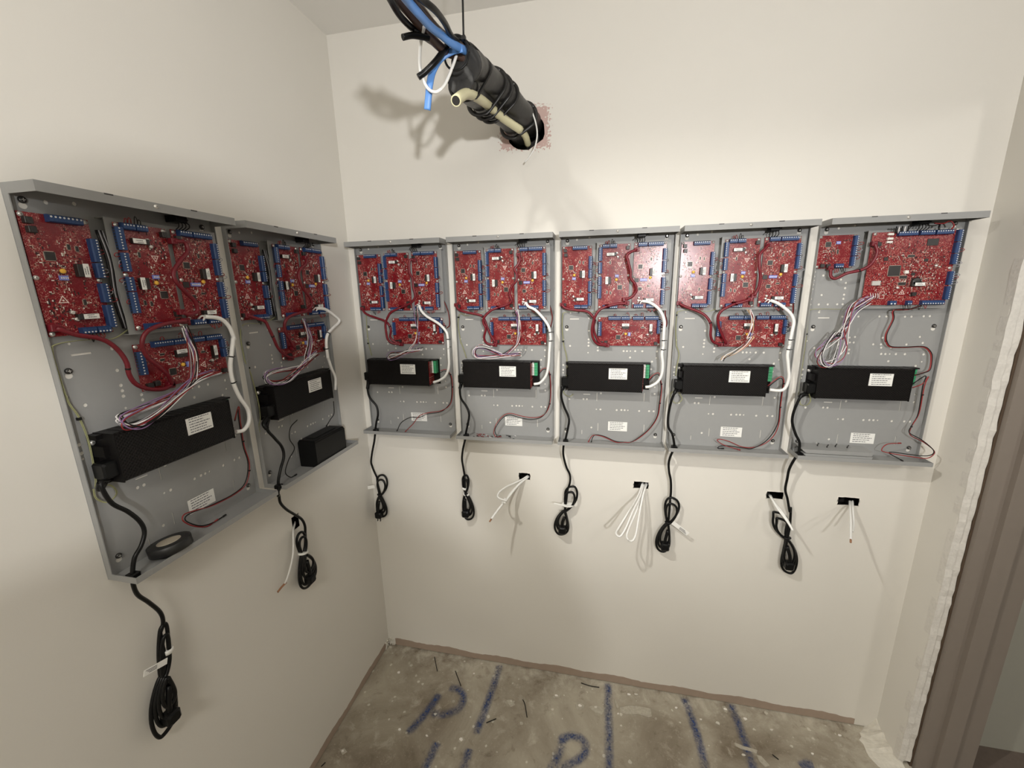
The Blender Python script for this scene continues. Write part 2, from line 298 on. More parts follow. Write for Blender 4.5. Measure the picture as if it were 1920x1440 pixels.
STROKES = [[(0.536,-0.004),(0.531,-0.128),(0.523,-0.226),(0.514,-0.308)],[(0.352,-0.152),(0.396,-0.154),(0.426,-0.184),(0.421,-0.226),(0.378,-0.259),(0.319,-0.266)],[(0.327,-0.182),(0.304,-0.262),(0.281,-0.318),(0.263,-0.352)],[(0.387,-0.357),(0.38,-0.408),(0.376,-0.456),(0.372,-0.514)],[(0.51,-0.355),(0.506,-0.417),(0.503,-0.46)],[(0.996,0.006),(0.996,-0.177),(0.994,-0.32),(0.994,-0.417)],[(0.827,-0.279),(0.831,-0.26),(0.859,-0.245),(0.894,-0.245),(0.914,-0.268),(0.908,-0.298),(0.883,-0.323),(0.848,-0.347),(0.826,-0.375)],[(0.833,-0.278),(0.818,-0.322),(0.804,-0.358),(0.795,-0.387)],[(1.291,-0.005),(1.304,-0.089),(1.313,-0.171),(1.314,-0.239),(1.313,-0.294)],[(1.465,0.005),(1.471,-0.102),(1.472,-0.176),(1.473,-0.222),(1.471,-0.262)],[(1.632,-0.194),(1.658,-0.178),(1.676,-0.178)]]
OFFCUTS = [[(0.239,-0.03),(0.278,-0.093)],[(0.354,-0.077),(0.4,-0.137)],[(0.887,-0.029),(0.925,-0.035),(0.961,-0.034)],[(0.662,-0.145),(0.674,-0.163),(0.691,-0.21)],[(0.543,-0.26),(0.576,-0.238)],[(0.021,-0.512),(0.027,-0.498)],[(1.551,-0.17),(1.566,-0.183)]]
CHIPS = [(0.378,-0.024),(0.437,-0.072),(0.116,-0.13),(0.016,-0.017),(0.065,-0.453),(0.34,-0.346),(0.34,-0.266),(0.23,-0.346),(0.468,-0.334),(0.618,-0.16),(0.791,-0.102),(1.078,-0.041),(1.106,-0.035),(1.032,-0.128),(0.887,-0.125),(0.947,-0.12),(1.254,-0.061),(1.337,-0.09),(1.396,-0.092),(1.438,-0.03),(1.501,-0.055),(1.582,-0.08),(1.813,-0.053),(1.689,-0.139),(1.454,-0.19)]
WHITE_CABLES = {
 'h2': [[(0.664,0.02,0.894),(0.641,-0.001,0.884),(0.619,-0.023,0.88),(0.594,-0.05,0.876),(0.573,-0.08,0.868),(0.572,-0.103,0.861),(0.588,-0.111,0.856),(0.611,-0.12,0.857)],[(0.666,0.02,0.888),(0.64,-0.008,0.873),(0.616,-0.036,0.857),(0.602,-0.064,0.843),(0.604,-0.092,0.841),(0.602,-0.12,0.85)],[(0.668,0.02,0.891),(0.636,-0.028,0.877),(0.603,-0.072,0.842),(0.591,-0.108,0.836),(0.572,-0.136,0.815),(0.561,-0.159,0.802)]],
 'h3': [[(1.091,0.02,0.901),(1.07,-0.036,0.87),(1.036,-0.088,0.836),(1.004,-0.127,0.798),(0.994,-0.154,0.792),(1.007,-0.166,0.79),(1.026,-0.147,0.813),(1.049,-0.108,0.854),(1.076,-0.047,0.876),(1.096,0.02,0.897)],[(1.104,0.02,0.902),(1.087,-0.024,0.87),(1.065,-0.066,0.831),(1.037,-0.093,0.767),(1.034,-0.114,0.753),(1.049,-0.126,0.751),(1.062,-0.113,0.769),(1.072,-0.086,0.821),(1.089,-0.036,0.885),(1.107,0.02,0.9)]],
 'h4': [[(1.511,0.02,0.891),(1.503,-0.022,0.898),(1.51,-0.058,0.882),(1.524,-0.082,0.863),(1.532,-0.098,0.851),(1.539,-0.11,0.837)],[(1.515,0.02,0.89),(1.511,-0.025,0.887),(1.52,-0.055,0.875),(1.533,-0.075,0.856),(1.54,-0.09,0.84)]],
 'h5': [[(1.754,0.02,0.892),(1.725,-0.04,0.891),(1.703,-0.09,0.88),(1.685,-0.13,0.863),(1.671,-0.16,0.854)],[(1.762,0.02,0.893),(1.737,-0.032,0.888),(1.721,-0.07,0.873),(1.71,-0.095,0.859),(1.701,-0.11,0.852)]],
 'h1': [[(-0.02,-0.42,0.883),(0.007,-0.461,0.883),(0.023,-0.484,0.86),(0.03,-0.499,0.832),(0.03,-0.514,0.801),(0.027,-0.531,0.771),(0.02,-0.534,0.756)],[(0.02,-0.53,0.754),(0.02,-0.548,0.753),(0.02,-0.566,0.749)]],
}
PATCHES = [[(1.039,-0.1),(1.07,-0.086),(1.107,-0.08),(1.157,-0.081),(1.158,-0.111),(1.146,-0.117),(1.108,-0.113),(1.074,-0.121),(1.041,-0.121)],[(0.868,-0.121),(0.878,-0.11),(0.906,-0.117),(0.903,-0.132),(0.886,-0.141),(0.872,-0.137)],[(0.923,-0.119),(0.947,-0.109),(0.971,-0.114),(0.981,-0.126),(0.974,-0.143),(0.954,-0.141),(0.93,-0.13)],[(1.02,-0.068),(1.028,-0.077),(1.037,-0.101),(1.028,-0.109),(1.022,-0.089)],[(0.777,-0.108),(0.791,-0.094),(0.809,-0.093),(0.809,-0.105),(0.783,-0.114)],[(1.427,-0.02),(1.44,-0.015),(1.448,-0.033),(1.441,-0.044),(1.43,-0.037)],[(1.485,-0.054),(1.505,-0.044),(1.513,-0.057),(1.494,-0.065)],[(1.436,-0.151),(1.462,-0.158),(1.507,-0.163),(1.5,-0.175),(1.458,-0.171),(1.436,-0.163)],[(1.498,-0.179),(1.513,-0.18),(1.531,-0.207),(1.513,-0.214),(1.5,-0.198)],[(0.597,-0.158),(0.619,-0.15),(0.637,-0.17),(0.619,-0.181)],[(0.458,-0.34),(0.471,-0.321),(0.484,-0.332),(0.466,-0.345)],[(0.052,-0.451),(0.064,-0.442),(0.081,-0.451),(0.07,-0.464)]]

# ------------------------------------------------------------------ materials
MATS = {}


def new_mat(name):
    m = bpy.data.materials.new(name)
    m.use_nodes = True
    MATS[name] = m
    return m, m.node_tree.nodes, m.node_tree.links, m.node_tree.nodes['Principled BSDF']


def plain(name, col, rough=0.5, metal=0.0, var=0.0, scale=40, bump=0.0, spec=0.5):
    m, N, L, b = new_mat(name)
    b.inputs['Roughness'].default_value = rough
    b.inputs['Metallic'].default_value = metal
    b.inputs['Specular IOR Level'].default_value = spec
    tc = N.new('ShaderNodeTexCoord')
    nz = N.new('ShaderNodeTexNoise')
    nz.inputs['Scale'].default_value = scale
    nz.inputs['Detail'].default_value = 4
    L.new(tc.outputs['Object'], nz.inputs['Vector'])
    mx = N.new('ShaderNodeMix')
    mx.data_type = 'RGBA'
    mx.inputs[6].default_value = tuple(c * (1 - var) for c in col) + (1,)
    mx.inputs[7].default_value = tuple(min(1, c * (1 + var)) for c in col) + (1,)
    L.new(nz.outputs['Fac'], mx.inputs[0])
    L.new(mx.outputs[2], b.inputs['Base Color'])
    if bump:
        bp = N.new('ShaderNodeBump')
        bp.inputs['Strength'].default_value = bump
        bp.inputs['Distance'].default_value = 0.002
        L.new(nz.outputs['Fac'], bp.inputs['Height'])
        L.new(bp.outputs[0], b.inputs['Normal'])
    return m


def ramp(N, L, src, a, b, c0=0.0, c1=1.0):
    r = N.new('ShaderNodeMapRange')
    r.inputs[1].default_value = a
    r.inputs[2].default_value = b
    r.inputs[3].default_value = c0
    r.inputs[4].default_value = c1
    L.new(src, r.inputs[0])
    return r.outputs[0]


def math2(N, L, op, a, b=None, clamp=False):
    n = N.new('ShaderNodeMath')
    n.operation = op
    n.use_clamp = clamp
    for i, x in enumerate((a, b)):
        if x is None:
            continue
        if isinstance(x, (int, float)):
            n.inputs[i].default_value = x
        else:
            L.new(x, n.inputs[i])
    return n.outputs[0]


def mixc(N, L, fac, a, b):
    mx = N.new('ShaderNodeMix')
    mx.data_type = 'RGBA'
    L.new(fac, mx.inputs[0])
    for i, x in ((6, a), (7, b)):
        if isinstance(x, tuple):
            mx.inputs[i].default_value = x + (1,)
        else:
            L.new(x, mx.inputs[i])
    return mx.outputs[2]


WALLC = (0.70, 0.672, 0.615)


def wall_paint(name, patch=False):
    m, N, L, b = new_mat(name)
    b.inputs['Roughness'].default_value = 0.55
    b.inputs['Specular IOR Level'].default_value = 0.25
    geo = N.new('ShaderNodeNewGeometry')
    nz = N.new('ShaderNodeTexNoise')
    nz.inputs['Scale'].default_value = 3.0
    nz.inputs['Detail'].default_value = 3
    L.new(geo.outputs['Position'], nz.inputs['Vector'])
    col = mixc(N, L, nz.outputs['Fac'], tuple(c * 0.97 for c in WALLC), tuple(c * 1.03 for c in WALLC))
    if patch:
        # bare pinkish plaster left around the cable hole, with ragged paint edges
        sep = N.new('ShaderNodeSeparateXYZ')
        L.new(geo.outputs['Position'], sep.inputs[0])
        n2 = N.new('ShaderNodeTexNoise')
        n2.inputs['Scale'].default_value = 130
        n2.inputs['Detail'].default_value = 3
        L.new(geo.outputs['Position'], n2.inputs['Vector'])
        off = ramp(N, L, n2.outputs['Fac'], 0.3, 0.7, -0.014, 0.014)

        def rect(x0, x1, z0, z1):
            dx = math2(N, L, 'SUBTRACT', math2(N, L, 'ABSOLUTE', math2(N, L, 'SUBTRACT', sep.outputs[0], (x0 + x1) / 2)), (x1 - x0) / 2)
            dz = math2(N, L, 'SUBTRACT', math2(N, L, 'ABSOLUTE', math2(N, L, 'SUBTRACT', sep.outputs[2], (z0 + z1) / 2)), (z1 - z0) / 2)
            d = math2(N, L, 'ADD', math2(N, L, 'MAXIMUM', dx, dz), off)
            return ramp(N, L, d, 0.0012, -0.0012)
        k = math2(N, L, 'MAXIMUM', rect(0.665, 0.745, 2.04, 2.158), rect(0.592, 0.73, 2.043, 2.10))
        col = mixc(N, L, k, col, (0.52, 0.37, 0.33))
    L.new(col, b.inputs['Base Color'])
    n3 = N.new('ShaderNodeTexNoise')
    n3.inputs['Scale'].default_value = 260
    n3.inputs['Detail'].default_value = 2
    L.new(geo.outputs['Position'], n3.inputs['Vector'])
    bp = N.new('ShaderNodeBump')
    bp.inputs['Strength'].default_value = 0.10
    bp.inputs['Distance'].default_value = 0.0008
    L.new(n3.outputs['Fac'], bp.inputs['Height'])
    L.new(bp.outputs[0], b.inputs['Normal'])
    return m


def concrete():
    m, N, L, b = new_mat('concrete_floor')
    b.inputs['Roughness'].default_value = 0.8
    b.inputs['Specular IOR Level'].default_value = 0.25
    geo = N.new('ShaderNodeNewGeometry')

    def noise(s, d=6, r=0.6, dist=0.0):
        n = N.new('ShaderNodeTexNoise')
        n.inputs['Scale'].default_value = s
        n.inputs['Detail'].default_value = d
        n.inputs['Roughness'].default_value = r
        n.inputs['Distortion'].default_value = dist
        L.new(geo.outputs['Position'], n.inputs['Vector'])
        return n.outputs['Fac']
    big, mid, fine = noise(3.2, 8, 0.62, 0.6), noise(16, 8, 0.7, 0.4), noise(120, 4)
    col = mixc(N, L, ramp(N, L, big, 0.35, 0.66), (0.185, 0.150, 0.108), (0.40, 0.360, 0.285))
    col = mixc(N, L, ramp(N, L, mid, 0.55, 0.72, 0, 0.75), col, (0.50, 0.455, 0.37))
    col = mixc(N, L, ramp(N, L, mid, 0.42, 0.28, 0, 0.7), col, (0.13, 0.10, 0.07))
    col = mixc(N, L, ramp(N, L, fine, 0.62, 0.78, 0, 0.6), col, (0.55, 0.51, 0.43))
    # pale plaster spatter
    vo = N.new('ShaderNodeTexVoronoi')
    vo.inputs['Scale'].default_value = 46
    L.new(geo.outputs['Position'], vo.inputs['Vector'])
    sep = N.new('ShaderNodeSeparateColor')
    L.new(vo.outputs['Color'], sep.inputs[0])
    rad = ramp(N, L, sep.outputs[0], 0.72, 1.0, 0.0, 0.30)
    wob = ramp(N, L, fine, 0.3, 0.7, -0.08, 0.08)
    spot = ramp(N, L, math2(N, L, 'SUBTRACT', math2(N, L, 'ADD', vo.outputs['Distance'], wob), rad), 0.01, -0.02, 0, 0.75)
    spot = math2(N, L, 'MULTIPLY', spot, ramp(N, L, big, 0.40, 0.55))
    col = mixc(N, L, spot, col, (0.62, 0.585, 0.50))
    # light plaster dust along the walls
    sx = N.new('ShaderNodeSeparateXYZ')
    L.new(geo.outputs['Position'], sx.inputs[0])
    near = math2(N, L, 'MULTIPLY', ramp(N, L, sx.outputs[1], -0.10, 0.0), ramp(N, L, mid, 0.40, 0.62))
    near2 = math2(N, L, 'MULTIPLY', ramp(N, L, sx.outputs[0], 1.76, 1.93), ramp(N, L, mid, 0.36, 0.55))
    col = mixc(N, L, math2(N, L, 'MULTIPLY', math2(N, L, 'MAXIMUM', near, near2), 0.7), col, (0.56, 0.52, 0.43))
    L.new(col, b.inputs['Base Color'])
    bp = N.new('ShaderNodeBump')
    bp.inputs['Strength'].default_value = 0.35
    bp.inputs['Distance'].default_value = 0.004
    L.new(math2(N, L, 'ADD', mid, math2(N, L, 'MULTIPLY', fine, 0.3)), bp.inputs['Height'])
    L.new(bp.outputs[0], b.inputs['Normal'])
    return m


def spray_paint():
    m, N, L, b = new_mat('blue_spray_paint')
    b.inputs['Roughness'].default_value = 0.7
    uv = N.new('ShaderNodeUVMap')
    sep = N.new('ShaderNodeSeparateXYZ')
    L.new(uv.outputs[0], sep.inputs[0])
    edge = math2(N, L, 'ABSOLUTE', math2(N, L, 'SUBTRACT', sep.outputs[0], 0.5))
    end = math2(N, L, 'ABSOLUTE', math2(N, L, 'SUBTRACT', sep.outputs[1], 0.5))
    geo = N.new('ShaderNodeNewGeometry')
    nz = N.new('ShaderNodeTexNoise')
    nz.inputs['Scale'].default_value = 150
    nz.inputs['Detail'].default_value = 5
    L.new(geo.outputs['Position'], nz.inputs['Vector'])
    n2 = N.new('ShaderNodeTexNoise')
    n2.inputs['Scale'].default_value = 18
    L.new(geo.outputs['Position'], n2.inputs['Vector'])
    f = math2(N, L, 'MULTIPLY', ramp(N, L, edge, 0.5, 0.10), ramp(N, L, end, 0.5, 0.46))
    t = math2(N, L, 'ADD', nz.outputs['Fac'], math2(N, L, 'MULTIPLY', n2.outputs['Fac'], 0.5))
    a = math2(N, L, 'MULTIPLY', f, ramp(N, L, t, 0.55, 0.95, 0.05, 0.88))
    b.inputs['Base Color'].default_value = (0.03, 0.06, 0.17, 1)
    L.new(a, b.inputs['Alpha'])
    return m


def circuit(name, base=(0.165, 0.004, 0.009), dens=0.52):
    m, N, L, b = new_mat(name)
    b.inputs['Roughness'].default_value = 0.25
    b.inputs['Specular IOR Level'].default_value = 0.45
    tc = N.new('ShaderNodeTexCoord')

    def vor(scale, rnd=0.85, seed=0.0):
        mp = N.new('ShaderNodeMapping')
        mp.inputs['Location'].default_value = (seed, seed * 0.7, 0)
        L.new(tc.outputs['Object'], mp.inputs[0])
        v = N.new('ShaderNodeTexVoronoi')
        v.voronoi_dimensions = '2D'
        v.distance = 'CHEBYCHEV'
        v.inputs['Scale'].default_value = scale
        v.inputs['Randomness'].default_value = rnd
        L.new(mp.outputs[0], v.inputs['Vector'])
        s = N.new('ShaderNodeSeparateColor')
        L.new(v.outputs['Color'], s.inputs[0])
        return v.outputs['Distance'], s
    nz = N.new('ShaderNodeTexNoise')
    nz.inputs['Scale'].default_value = 42
    nz.inputs['Detail'].default_value = 2
    L.new(tc.outputs['Object'], nz.inputs['Vector'])
    zone = ramp(N, L, nz.outputs['Fac'], dens - 0.12, dens + 0.04, 0.08, 0.95)
    col = mixc(N, L, ramp(N, L, nz.outputs['Fac'], 0.3, 0.7), base, tuple(c * 1.3 for c in base))
    for sc, th, pc, sd in ((360, 0.36, (0.42, 0.13, 0.10), 0.0), (260, 0.30, (0.045, 0.010, 0.010), 3.1), (440, 0.34, (0.58, 0.30, 0.25), 7.7), (560, 0.36, (0.38, 0.10, 0.085), 12.3)):
        d, s = vor(sc, 0.8, sd)
        r = ramp(N, L, s.outputs[0], 0.45, 1.0, 0.0, th)
        k = math2(N, L, 'MULTIPLY', ramp(N, L, math2(N, L, 'SUBTRACT', d, r), 0.03, -0.03), zone)
        col = mixc(N, L, k, col, pc)
    L.new(col, b.inputs['Base Color'])
    return m


def perforated():
    m, N, L, b = new_mat('black_perforated_steel')
    b.inputs['Roughness'].default_value = 0.40
    b.inputs['Specular IOR Level'].default_value = 0.18
    tc = N.new('ShaderNodeTexCoord')
    mp = N.new('ShaderNodeMapping')
    mp.inputs['Rotation'].default_value = (0, 0, math.radians(45))
    L.new(tc.outputs['Object'], mp.inputs[0])
    v = N.new('ShaderNodeTexVoronoi')
    v.voronoi_dimensions = '3D'
    v.inputs['Scale'].default_value = 200
    v.inputs['Randomness'].default_value = 0.0
    L.new(mp.outputs[0], v.inputs['Vector'])
    k = ramp(N, L, v.outputs['Distance'], 0.36, 0.46)
    L.new(mixc(N, L, k, (0.0010, 0.0007, 0.0007), (0.010, 0.0085, 0.008)), b.inputs['Base Color'])
    bp = N.new('ShaderNodeBump')
    bp.inputs['Strength'].default_value = 0.6
    bp.inputs['Distance'].default_value = 0.001
    L.new(k, bp.inputs['Height'])
    L.new(bp.outputs[0], b.inputs['Normal'])
    return m


wall_paint('wall_paint')
wall_paint('wall_paint_back', True)
concrete()
spray_paint()
circuit('red_circuit')
circuit('red_circuit_dense', dens=0.45)
perforated()
plain('ceiling_paint', (0.82, 0.80, 0.76), 0.8, var=0.02, scale=5)
plain('bare_drywall_brown', (0.34, 0.262, 0.205), 0.85, var=0.08, scale=30, bump=0.1)
plain('plaster', (0.60, 0.565, 0.49), 0.9, var=0.18, scale=90, bump=0.5)
plain('plaster_trodden', (0.40, 0.365, 0.295), 0.9, var=0.3, scale=120, bump=0.5)
plain('drywall_core', (0.66, 0.63, 0.58), 0.95, var=0.12, scale=120, bump=0.6)
plain('cavity_dark', (0.03, 0.027, 0.024), 0.9, var=0.3)
plain('stud_wood', (0.09, 0.06, 0.038), 0.8, var=0.3, scale=25)
plain('frame_taupe', (0.235, 0.20, 0.170), 0.45, var=0.04)
plain('hall_paint', (0.38, 0.37, 0.315), 0.7, var=0.03)
plain('hall_floor', (0.13, 0.10, 0.082), 0.9, var=0.15, scale=60)
plain('enclosure_grey', (0.285, 0.285, 0.278), 0.42, metal=0.0, var=0.03, scale=60, spec=0.35)
plain('screw_steel', (0.72, 0.70, 0.66), 0.30, metal=0.6, var=0.1)
plain('screw_dark', (0.05, 0.048, 0.045), 0.35, metal=0.6, var=0.1)
plain('terminal_blue', (0.016, 0.050, 0.150), 0.42, var=0.15, scale=200)
plain('terminal_screw', (0.75, 0.75, 0.74), 0.35, metal=0.3, var=0.05)
plain('chip_black', (0.022, 0.020, 0.019), 0.4, var=0.15, scale=300)
plain('pin_solder', (0.52, 0.40, 0.33), 0.35, metal=0.3, var=0.1)
plain('part_tan', (0.40, 0.20, 0.16), 0.5, var=0.2, scale=300)
plain('part_white', (0.78, 0.74, 0.68), 0.5, var=0.05)
plain('sticker_white', (0.80, 0.79, 0.75), 0.5, var=0.02)
plain('print_grey', (0.16, 0.16, 0.17), 0.7, var=0.1)
plain('print_dark', (0.06, 0.06, 0.065), 0.7, var=0.1)
plain('print_white', (0.80, 0.66, 0.60), 0.6, var=0.05)
plain('capacitor_yellow', (0.85, 0.48, 0.06), 0.4, var=0.05)
plain('switch_blue', (0.20, 0.24, 0.62), 0.4, var=0.05)
plain('cable_red', (0.155, 0.007, 0.015), 0.42, var=0.35, scale=160, bump=0.35)
plain('wire_red', (0.26, 0.018, 0.018), 0.45, var=0.1)
plain('wire_white', (0.78, 0.75, 0.74), 0.42, var=0.04)
plain('wire_purple', (0.26, 0.15, 0.30), 0.45, var=0.08)
plain('wire_grey', (0.30, 0.29, 0.31), 0.45, var=0.08)
plain('wire_black', (0.012, 0.011, 0.011), 0.4, var=0.2, spec=0.22)
plain('wire_tan', (0.52, 0.34, 0.18), 0.45, var=0.1)
plain('wire_green', (0.30, 0.30, 0.15), 0.5, var=0.4, scale=70)
plain('cable_white', (0.80, 0.79, 0.76), 0.40, var=0.03)
plain('cord_black', (0.006, 0.006, 0.006), 0.32, var=0.2, spec=0.22)
plain('nylon_black', (0.010, 0.010, 0.010), 0.4, var=0.2, spec=0.22)
plain('plastic_black', (0.006, 0.006, 0.006), 0.35, var=0.2, spec=0.18)
plain('steel_black', (0.008, 0.007, 0.007), 0.4, metal=0.2, var=0.2, spec=0.22)
plain('terminal_green', (0.04, 0.30, 0.13), 0.4, var=0.1)
plain('tape_wrap', (0.016, 0.015, 0.014), 0.38, var=0.5, scale=35, bump=0.5)
plain('tape_roll', (0.014, 0.014, 0.014), 0.45, var=0.2)
plain('tape_core', (0.42, 0.37, 0.29), 0.6, var=0.15)
plain('tube_cream', (0.66, 0.62, 0.40), 0.4, var=0.06)
plain('cable_blue', (0.10, 0.26, 0.62), 0.4, var=0.08)
plain('conduit_brown', (0.075, 0.042, 0.032), 0.45, var=0.2)
plain('cut_copper', (0.40, 0.20, 0.11), 0.4, metal=0.5, var=0.2)

# ------------------------------------------------------------------ mesh helpers


def spline(pts, k=5):
    """Catmull-Rom through pts"""
    P = [Vector(p) for p in pts]
    if len(P) < 3:
        return P
    out = []
    n = len(P)
    for i in range(n - 1):
        p0 = P[i - 1] if i else P[0] * 2 - P[1]
        p1, p2 = P[i], P[i + 1]
        p3 = P[i + 2] if i + 2 < n else P[-1] * 2 - P[-2]
        for j in range(k):
            t = j / k
            out.append(0.5 * ((2 * p1) + (p2 - p0) * t + (2 * p0 - 5 * p1 + 4 * p2 - p3) * t * t + (3 * p1 - p0 - 3 * p2 + p3) * t ** 3))
    out.append(P[-1])
    return out


class MB:
    def __init__(s):
        s.v, s.f, s.m, s.sm, s.uv = [], [], [], [], {}

    def face(s, idx, mi=0, smooth=False):
        s.f.append(tuple(idx))
        s.m.append(mi)
        s.sm.append(smooth)

    def box(s, a, b, mi=0):
        x0, y0, z0 = a
        x1, y1, z1 = b
        o = len(s.v)
        s.v += [(x0, y0, z0), (x1, y0, z0), (x1, y1, z0), (x0, y1, z0), (x0, y0, z1), (x1, y0, z1), (x1, y1, z1), (x0, y1, z1)]
        for q in ((3, 2, 1, 0), (4, 5, 6, 7), (0, 1, 5, 4), (1, 2, 6, 5), (2, 3, 7, 6), (3, 0, 4, 7)):
            s.face([o + i for i in q], mi)
        return s

    def cbox(s, c, d, mi=0):
        return s.box([c[i] - d[i] / 2 for i in range(3)], [c[i] + d[i] / 2 for i in range(3)], mi)

    def bbox(s, a, b, r, mi=0):
        """box with chamfered edges round its top (z) and its vertical edges"""
        x0, y0, z0 = a
        x1, y1, z1 = b
        def ring(i, z):
            return [(x0 + r + i, y0 + i, z), (x1 - r - i, y0 + i, z), (x1 - i, y0 + r + i, z), (x1 - i, y1 - r - i, z),
                    (x1 - r - i, y1 - i, z), (x0 + r + i, y1 - i, z), (x0 + i, y1 - r - i, z), (x0 + i, y0 + r + i, z)]
        return s.loft([ring(0, z0), ring(0, z1 - r), ring(r, z1)], mi)

    def loft(s, rings, mi=0, smooth=False, caps=True):
        o = len(s.v)
        n = len(rings[0])
        for r in rings:
            s.v += [tuple(p) for p in r]
        for k in range(len(rings) - 1):
            for i in range(n):
                j = (i + 1) % n
                s.face((o + k * n + i, o + k * n + j, o + (k + 1) * n + j, o + (k + 1) * n + i), mi, smooth)
        if caps:
            s.face([o + i for i in reversed(range(n))], mi)
            s.face([o + (len(rings) - 1) * n + i for i in range(n)], mi)
        return s

    def prism(s, poly, z0, z1, mi=0):
        return s.loft([[(x, y, z0) for x, y in poly], [(x, y, z1) for x, y in poly]], mi)

    def lathe(s, c, prof, n=16, mi=0, axis=2, smooth=True):
        """prof: list of (radius, height) turned about an axis through c"""
        rings = []
        for r, h in prof:
            ring = []
            for i in range(n):
                a = 2 * math.pi * i / n
                q = [r * math.cos(a), r * math.sin(a)]
                p = [0, 0, 0]
                p[axis] = c[axis] + h
                p[(axis + 1) % 3] = c[(axis + 1) % 3] + q[0]
                p[(axis + 2) % 3] = c[(axis + 2) % 3] + q[1]
                ring.append(tuple(p))
            rings.append(ring)
        return s.loft(rings, mi, smooth)

    def cyl(s, c, r, h, n=10, mi=0, axis=2):
        return s.lathe(c, [(r, 0), (r, h)], n, mi, axis, smooth=False)

    def tube(s, pts, r, n=8, mi=0, k=5, flat=1.0, caps=True, taper=None):
        P = spline(pts, k)
        if len(P) < 2:
            return s
        rings = []
        T = (P[1] - P[0]).normalized()
        up = Vector((0, 0, 1)) if abs(T.z) < 0.9 else Vector((1, 0, 0))
        nrm = (up - T * up.dot(T)).normalized()
        for i, p in enumerate(P):
            a = P[max(0, i - 1)]
            b = P[min(len(P) - 1, i + 1)]
            t = (b - a)
            t = t.normalized() if t.length > 1e-9 else T
            nrm = (nrm - t * nrm.dot(t))
            nrm = nrm.normalized() if nrm.length > 1e-6 else t.orthogonal().normalized()
            bi = t.cross(nrm)
            rr = r if taper is None else r * taper(i / (len(P) - 1))
            rings.append([tuple(p + nrm * (rr * math.cos(2 * math.pi * j / n)) + bi * (rr * flat * math.sin(2 * math.pi * j / n))) for j in range(n)])
            T = t
        return s.loft(rings, mi, True, caps)

    def band(s, p, t, r, w, n=10, mi=0):
        """ring of a cable tie round a cable at p with tangent t"""
        t = Vector(t).normalized()
        p = Vector(p)
        return s.tube([p - t * w / 2, p + t * w / 2], r, n, mi)

    def quad(s, a, b, c, d, mi=0):
        o = len(s.v)
        s.v += [tuple(a), tuple(b), tuple(c), tuple(d)]
        s.face((o, o + 1, o + 2, o + 3), mi)
        return s

    def mesh(s, name, mats):
        me = bpy.data.meshes.new(name)
        me.from_pydata([tuple(v) for v in s.v], [], s.f)
        for m in (mats if isinstance(mats, (list, tuple)) else [mats]):
            me.materials.append(MATS[m])
        me.polygons.foreach_set('material_index', s.m)
        me.polygons.foreach_set('use_smooth', s.sm)
        me.update()
        bm = bmesh.new()
        bm.from_mesh(me)
        bmesh.ops.recalc_face_normals(bm, faces=bm.faces)
        bm.to_mesh(me)
        bm.free()
        return me


def obj(name, me, parent=None, M=None):
    o = bpy.data.objects.new(name, me)
    COL.objects.link(o)
    if parent is not None:
        o.parent = parent
    if M is not None:
        if parent is not None:
            o.matrix_local = M
        else:
            o.matrix_world = M
    return o


def part(name, mb, mats, parent=None, M=None, kind=None):
    o = obj(name, mb.mesh(name, mats), parent, M)
    if kind:
        o['kind'] = kind
    return o


def tag(o, label, cat, group=None):
    o['label'] = label
    o['category'] = cat
    if group:
        o['group'] = group
    return o


def thing(name, label, cat, M=None, group=None):
    o = obj(name, None, None, M)
    o.empty_display_size = 0.02
    return tag(o, label, cat, group)


CACHE = {}


def shared(key, fn):
    if key not in CACHE:
        CACHE[key] = fn()
    return CACHE[key]


def T(x, y, z=0.0, rot=0.0):
    return Matrix.Translation((x, y, z)) @ Matrix.Rotation(rot, 4, 'Z')


def circle(cx, cy, r, n=10, ry=None):
    return [(cx + r * math.cos(2 * math.pi * i / n), cy + (ry or r) * math.sin(2 * math.pi * i / n)) for i in range(n)]


def slab(outer, holes, z0, z1, depth=None):
    """flat plate in xy between z0 and z1 with real holes; depth = how far the hole rims go back"""
    pts, edges = [], []
    loops = [outer] + holes
    for lp in loops:
        o = len(pts)
        pts += [Vector(p) for p in lp]
        edges += [(o + i, o + (i + 1) % len(lp)) for i in range(len(lp))]
    vs_, _, fs, _, _, _ = delaunay_2d_cdt(pts, edges, [], 0, 1e-6)

    def inside(p, lp):
        c = False
        j = len(lp) - 1
        for i in range(len(lp)):
            xi, yi = lp[i]
            xj, yj = lp[j]
            if (yi > p[1]) != (yj > p[1]) and p[0] < (xj - xi) * (p[1] - yi) / (yj - yi) + xi:
                c = not c
            j = i
        return c
    mb = MB()
    mb.v = [(p[0], p[1], z1) for p in vs_]
    boxes = [(min(p[0] for p in h), max(p[0] for p in h), min(p[1] for p in h), max(p[1] for p in h), h) for h in holes]
    for f in fs:
        c = sum((vs_[i] for i in f), Vector((0, 0))) / len(f)
        if not inside(c, outer):
            continue
        if any(b[0] <= c[0] <= b[1] and b[2] <= c[1] <= b[3] and inside(c, b[4]) for b in boxes):
            continue
        mb.face(f)
    for lp in loops:
        o = len(mb.v)
        n = len(lp)
        mb.v += [(x, y, z1) for x, y in lp] + [(x, y, z0 if depth is None or lp is outer else z1 - depth) for x, y in lp]
        for i in range(n):
            j = (i + 1) % n
            mb.face((o + i, o + j, o + n + j, o + n + i))
    return mb


# ------------------------------------------------------------------ the room


def struct(o):
    o['kind'] = 'structure'
    return o


YF = -4.2      # front wall, behind the camera
CUTS = [(0.631, 0.676, 0.885, 0.914), (1.057, 1.110, 0.886, 0.914), (1.494, 1.547, 0.886, 0.914), (1.708, 1.771, 0.883, 0.913)]


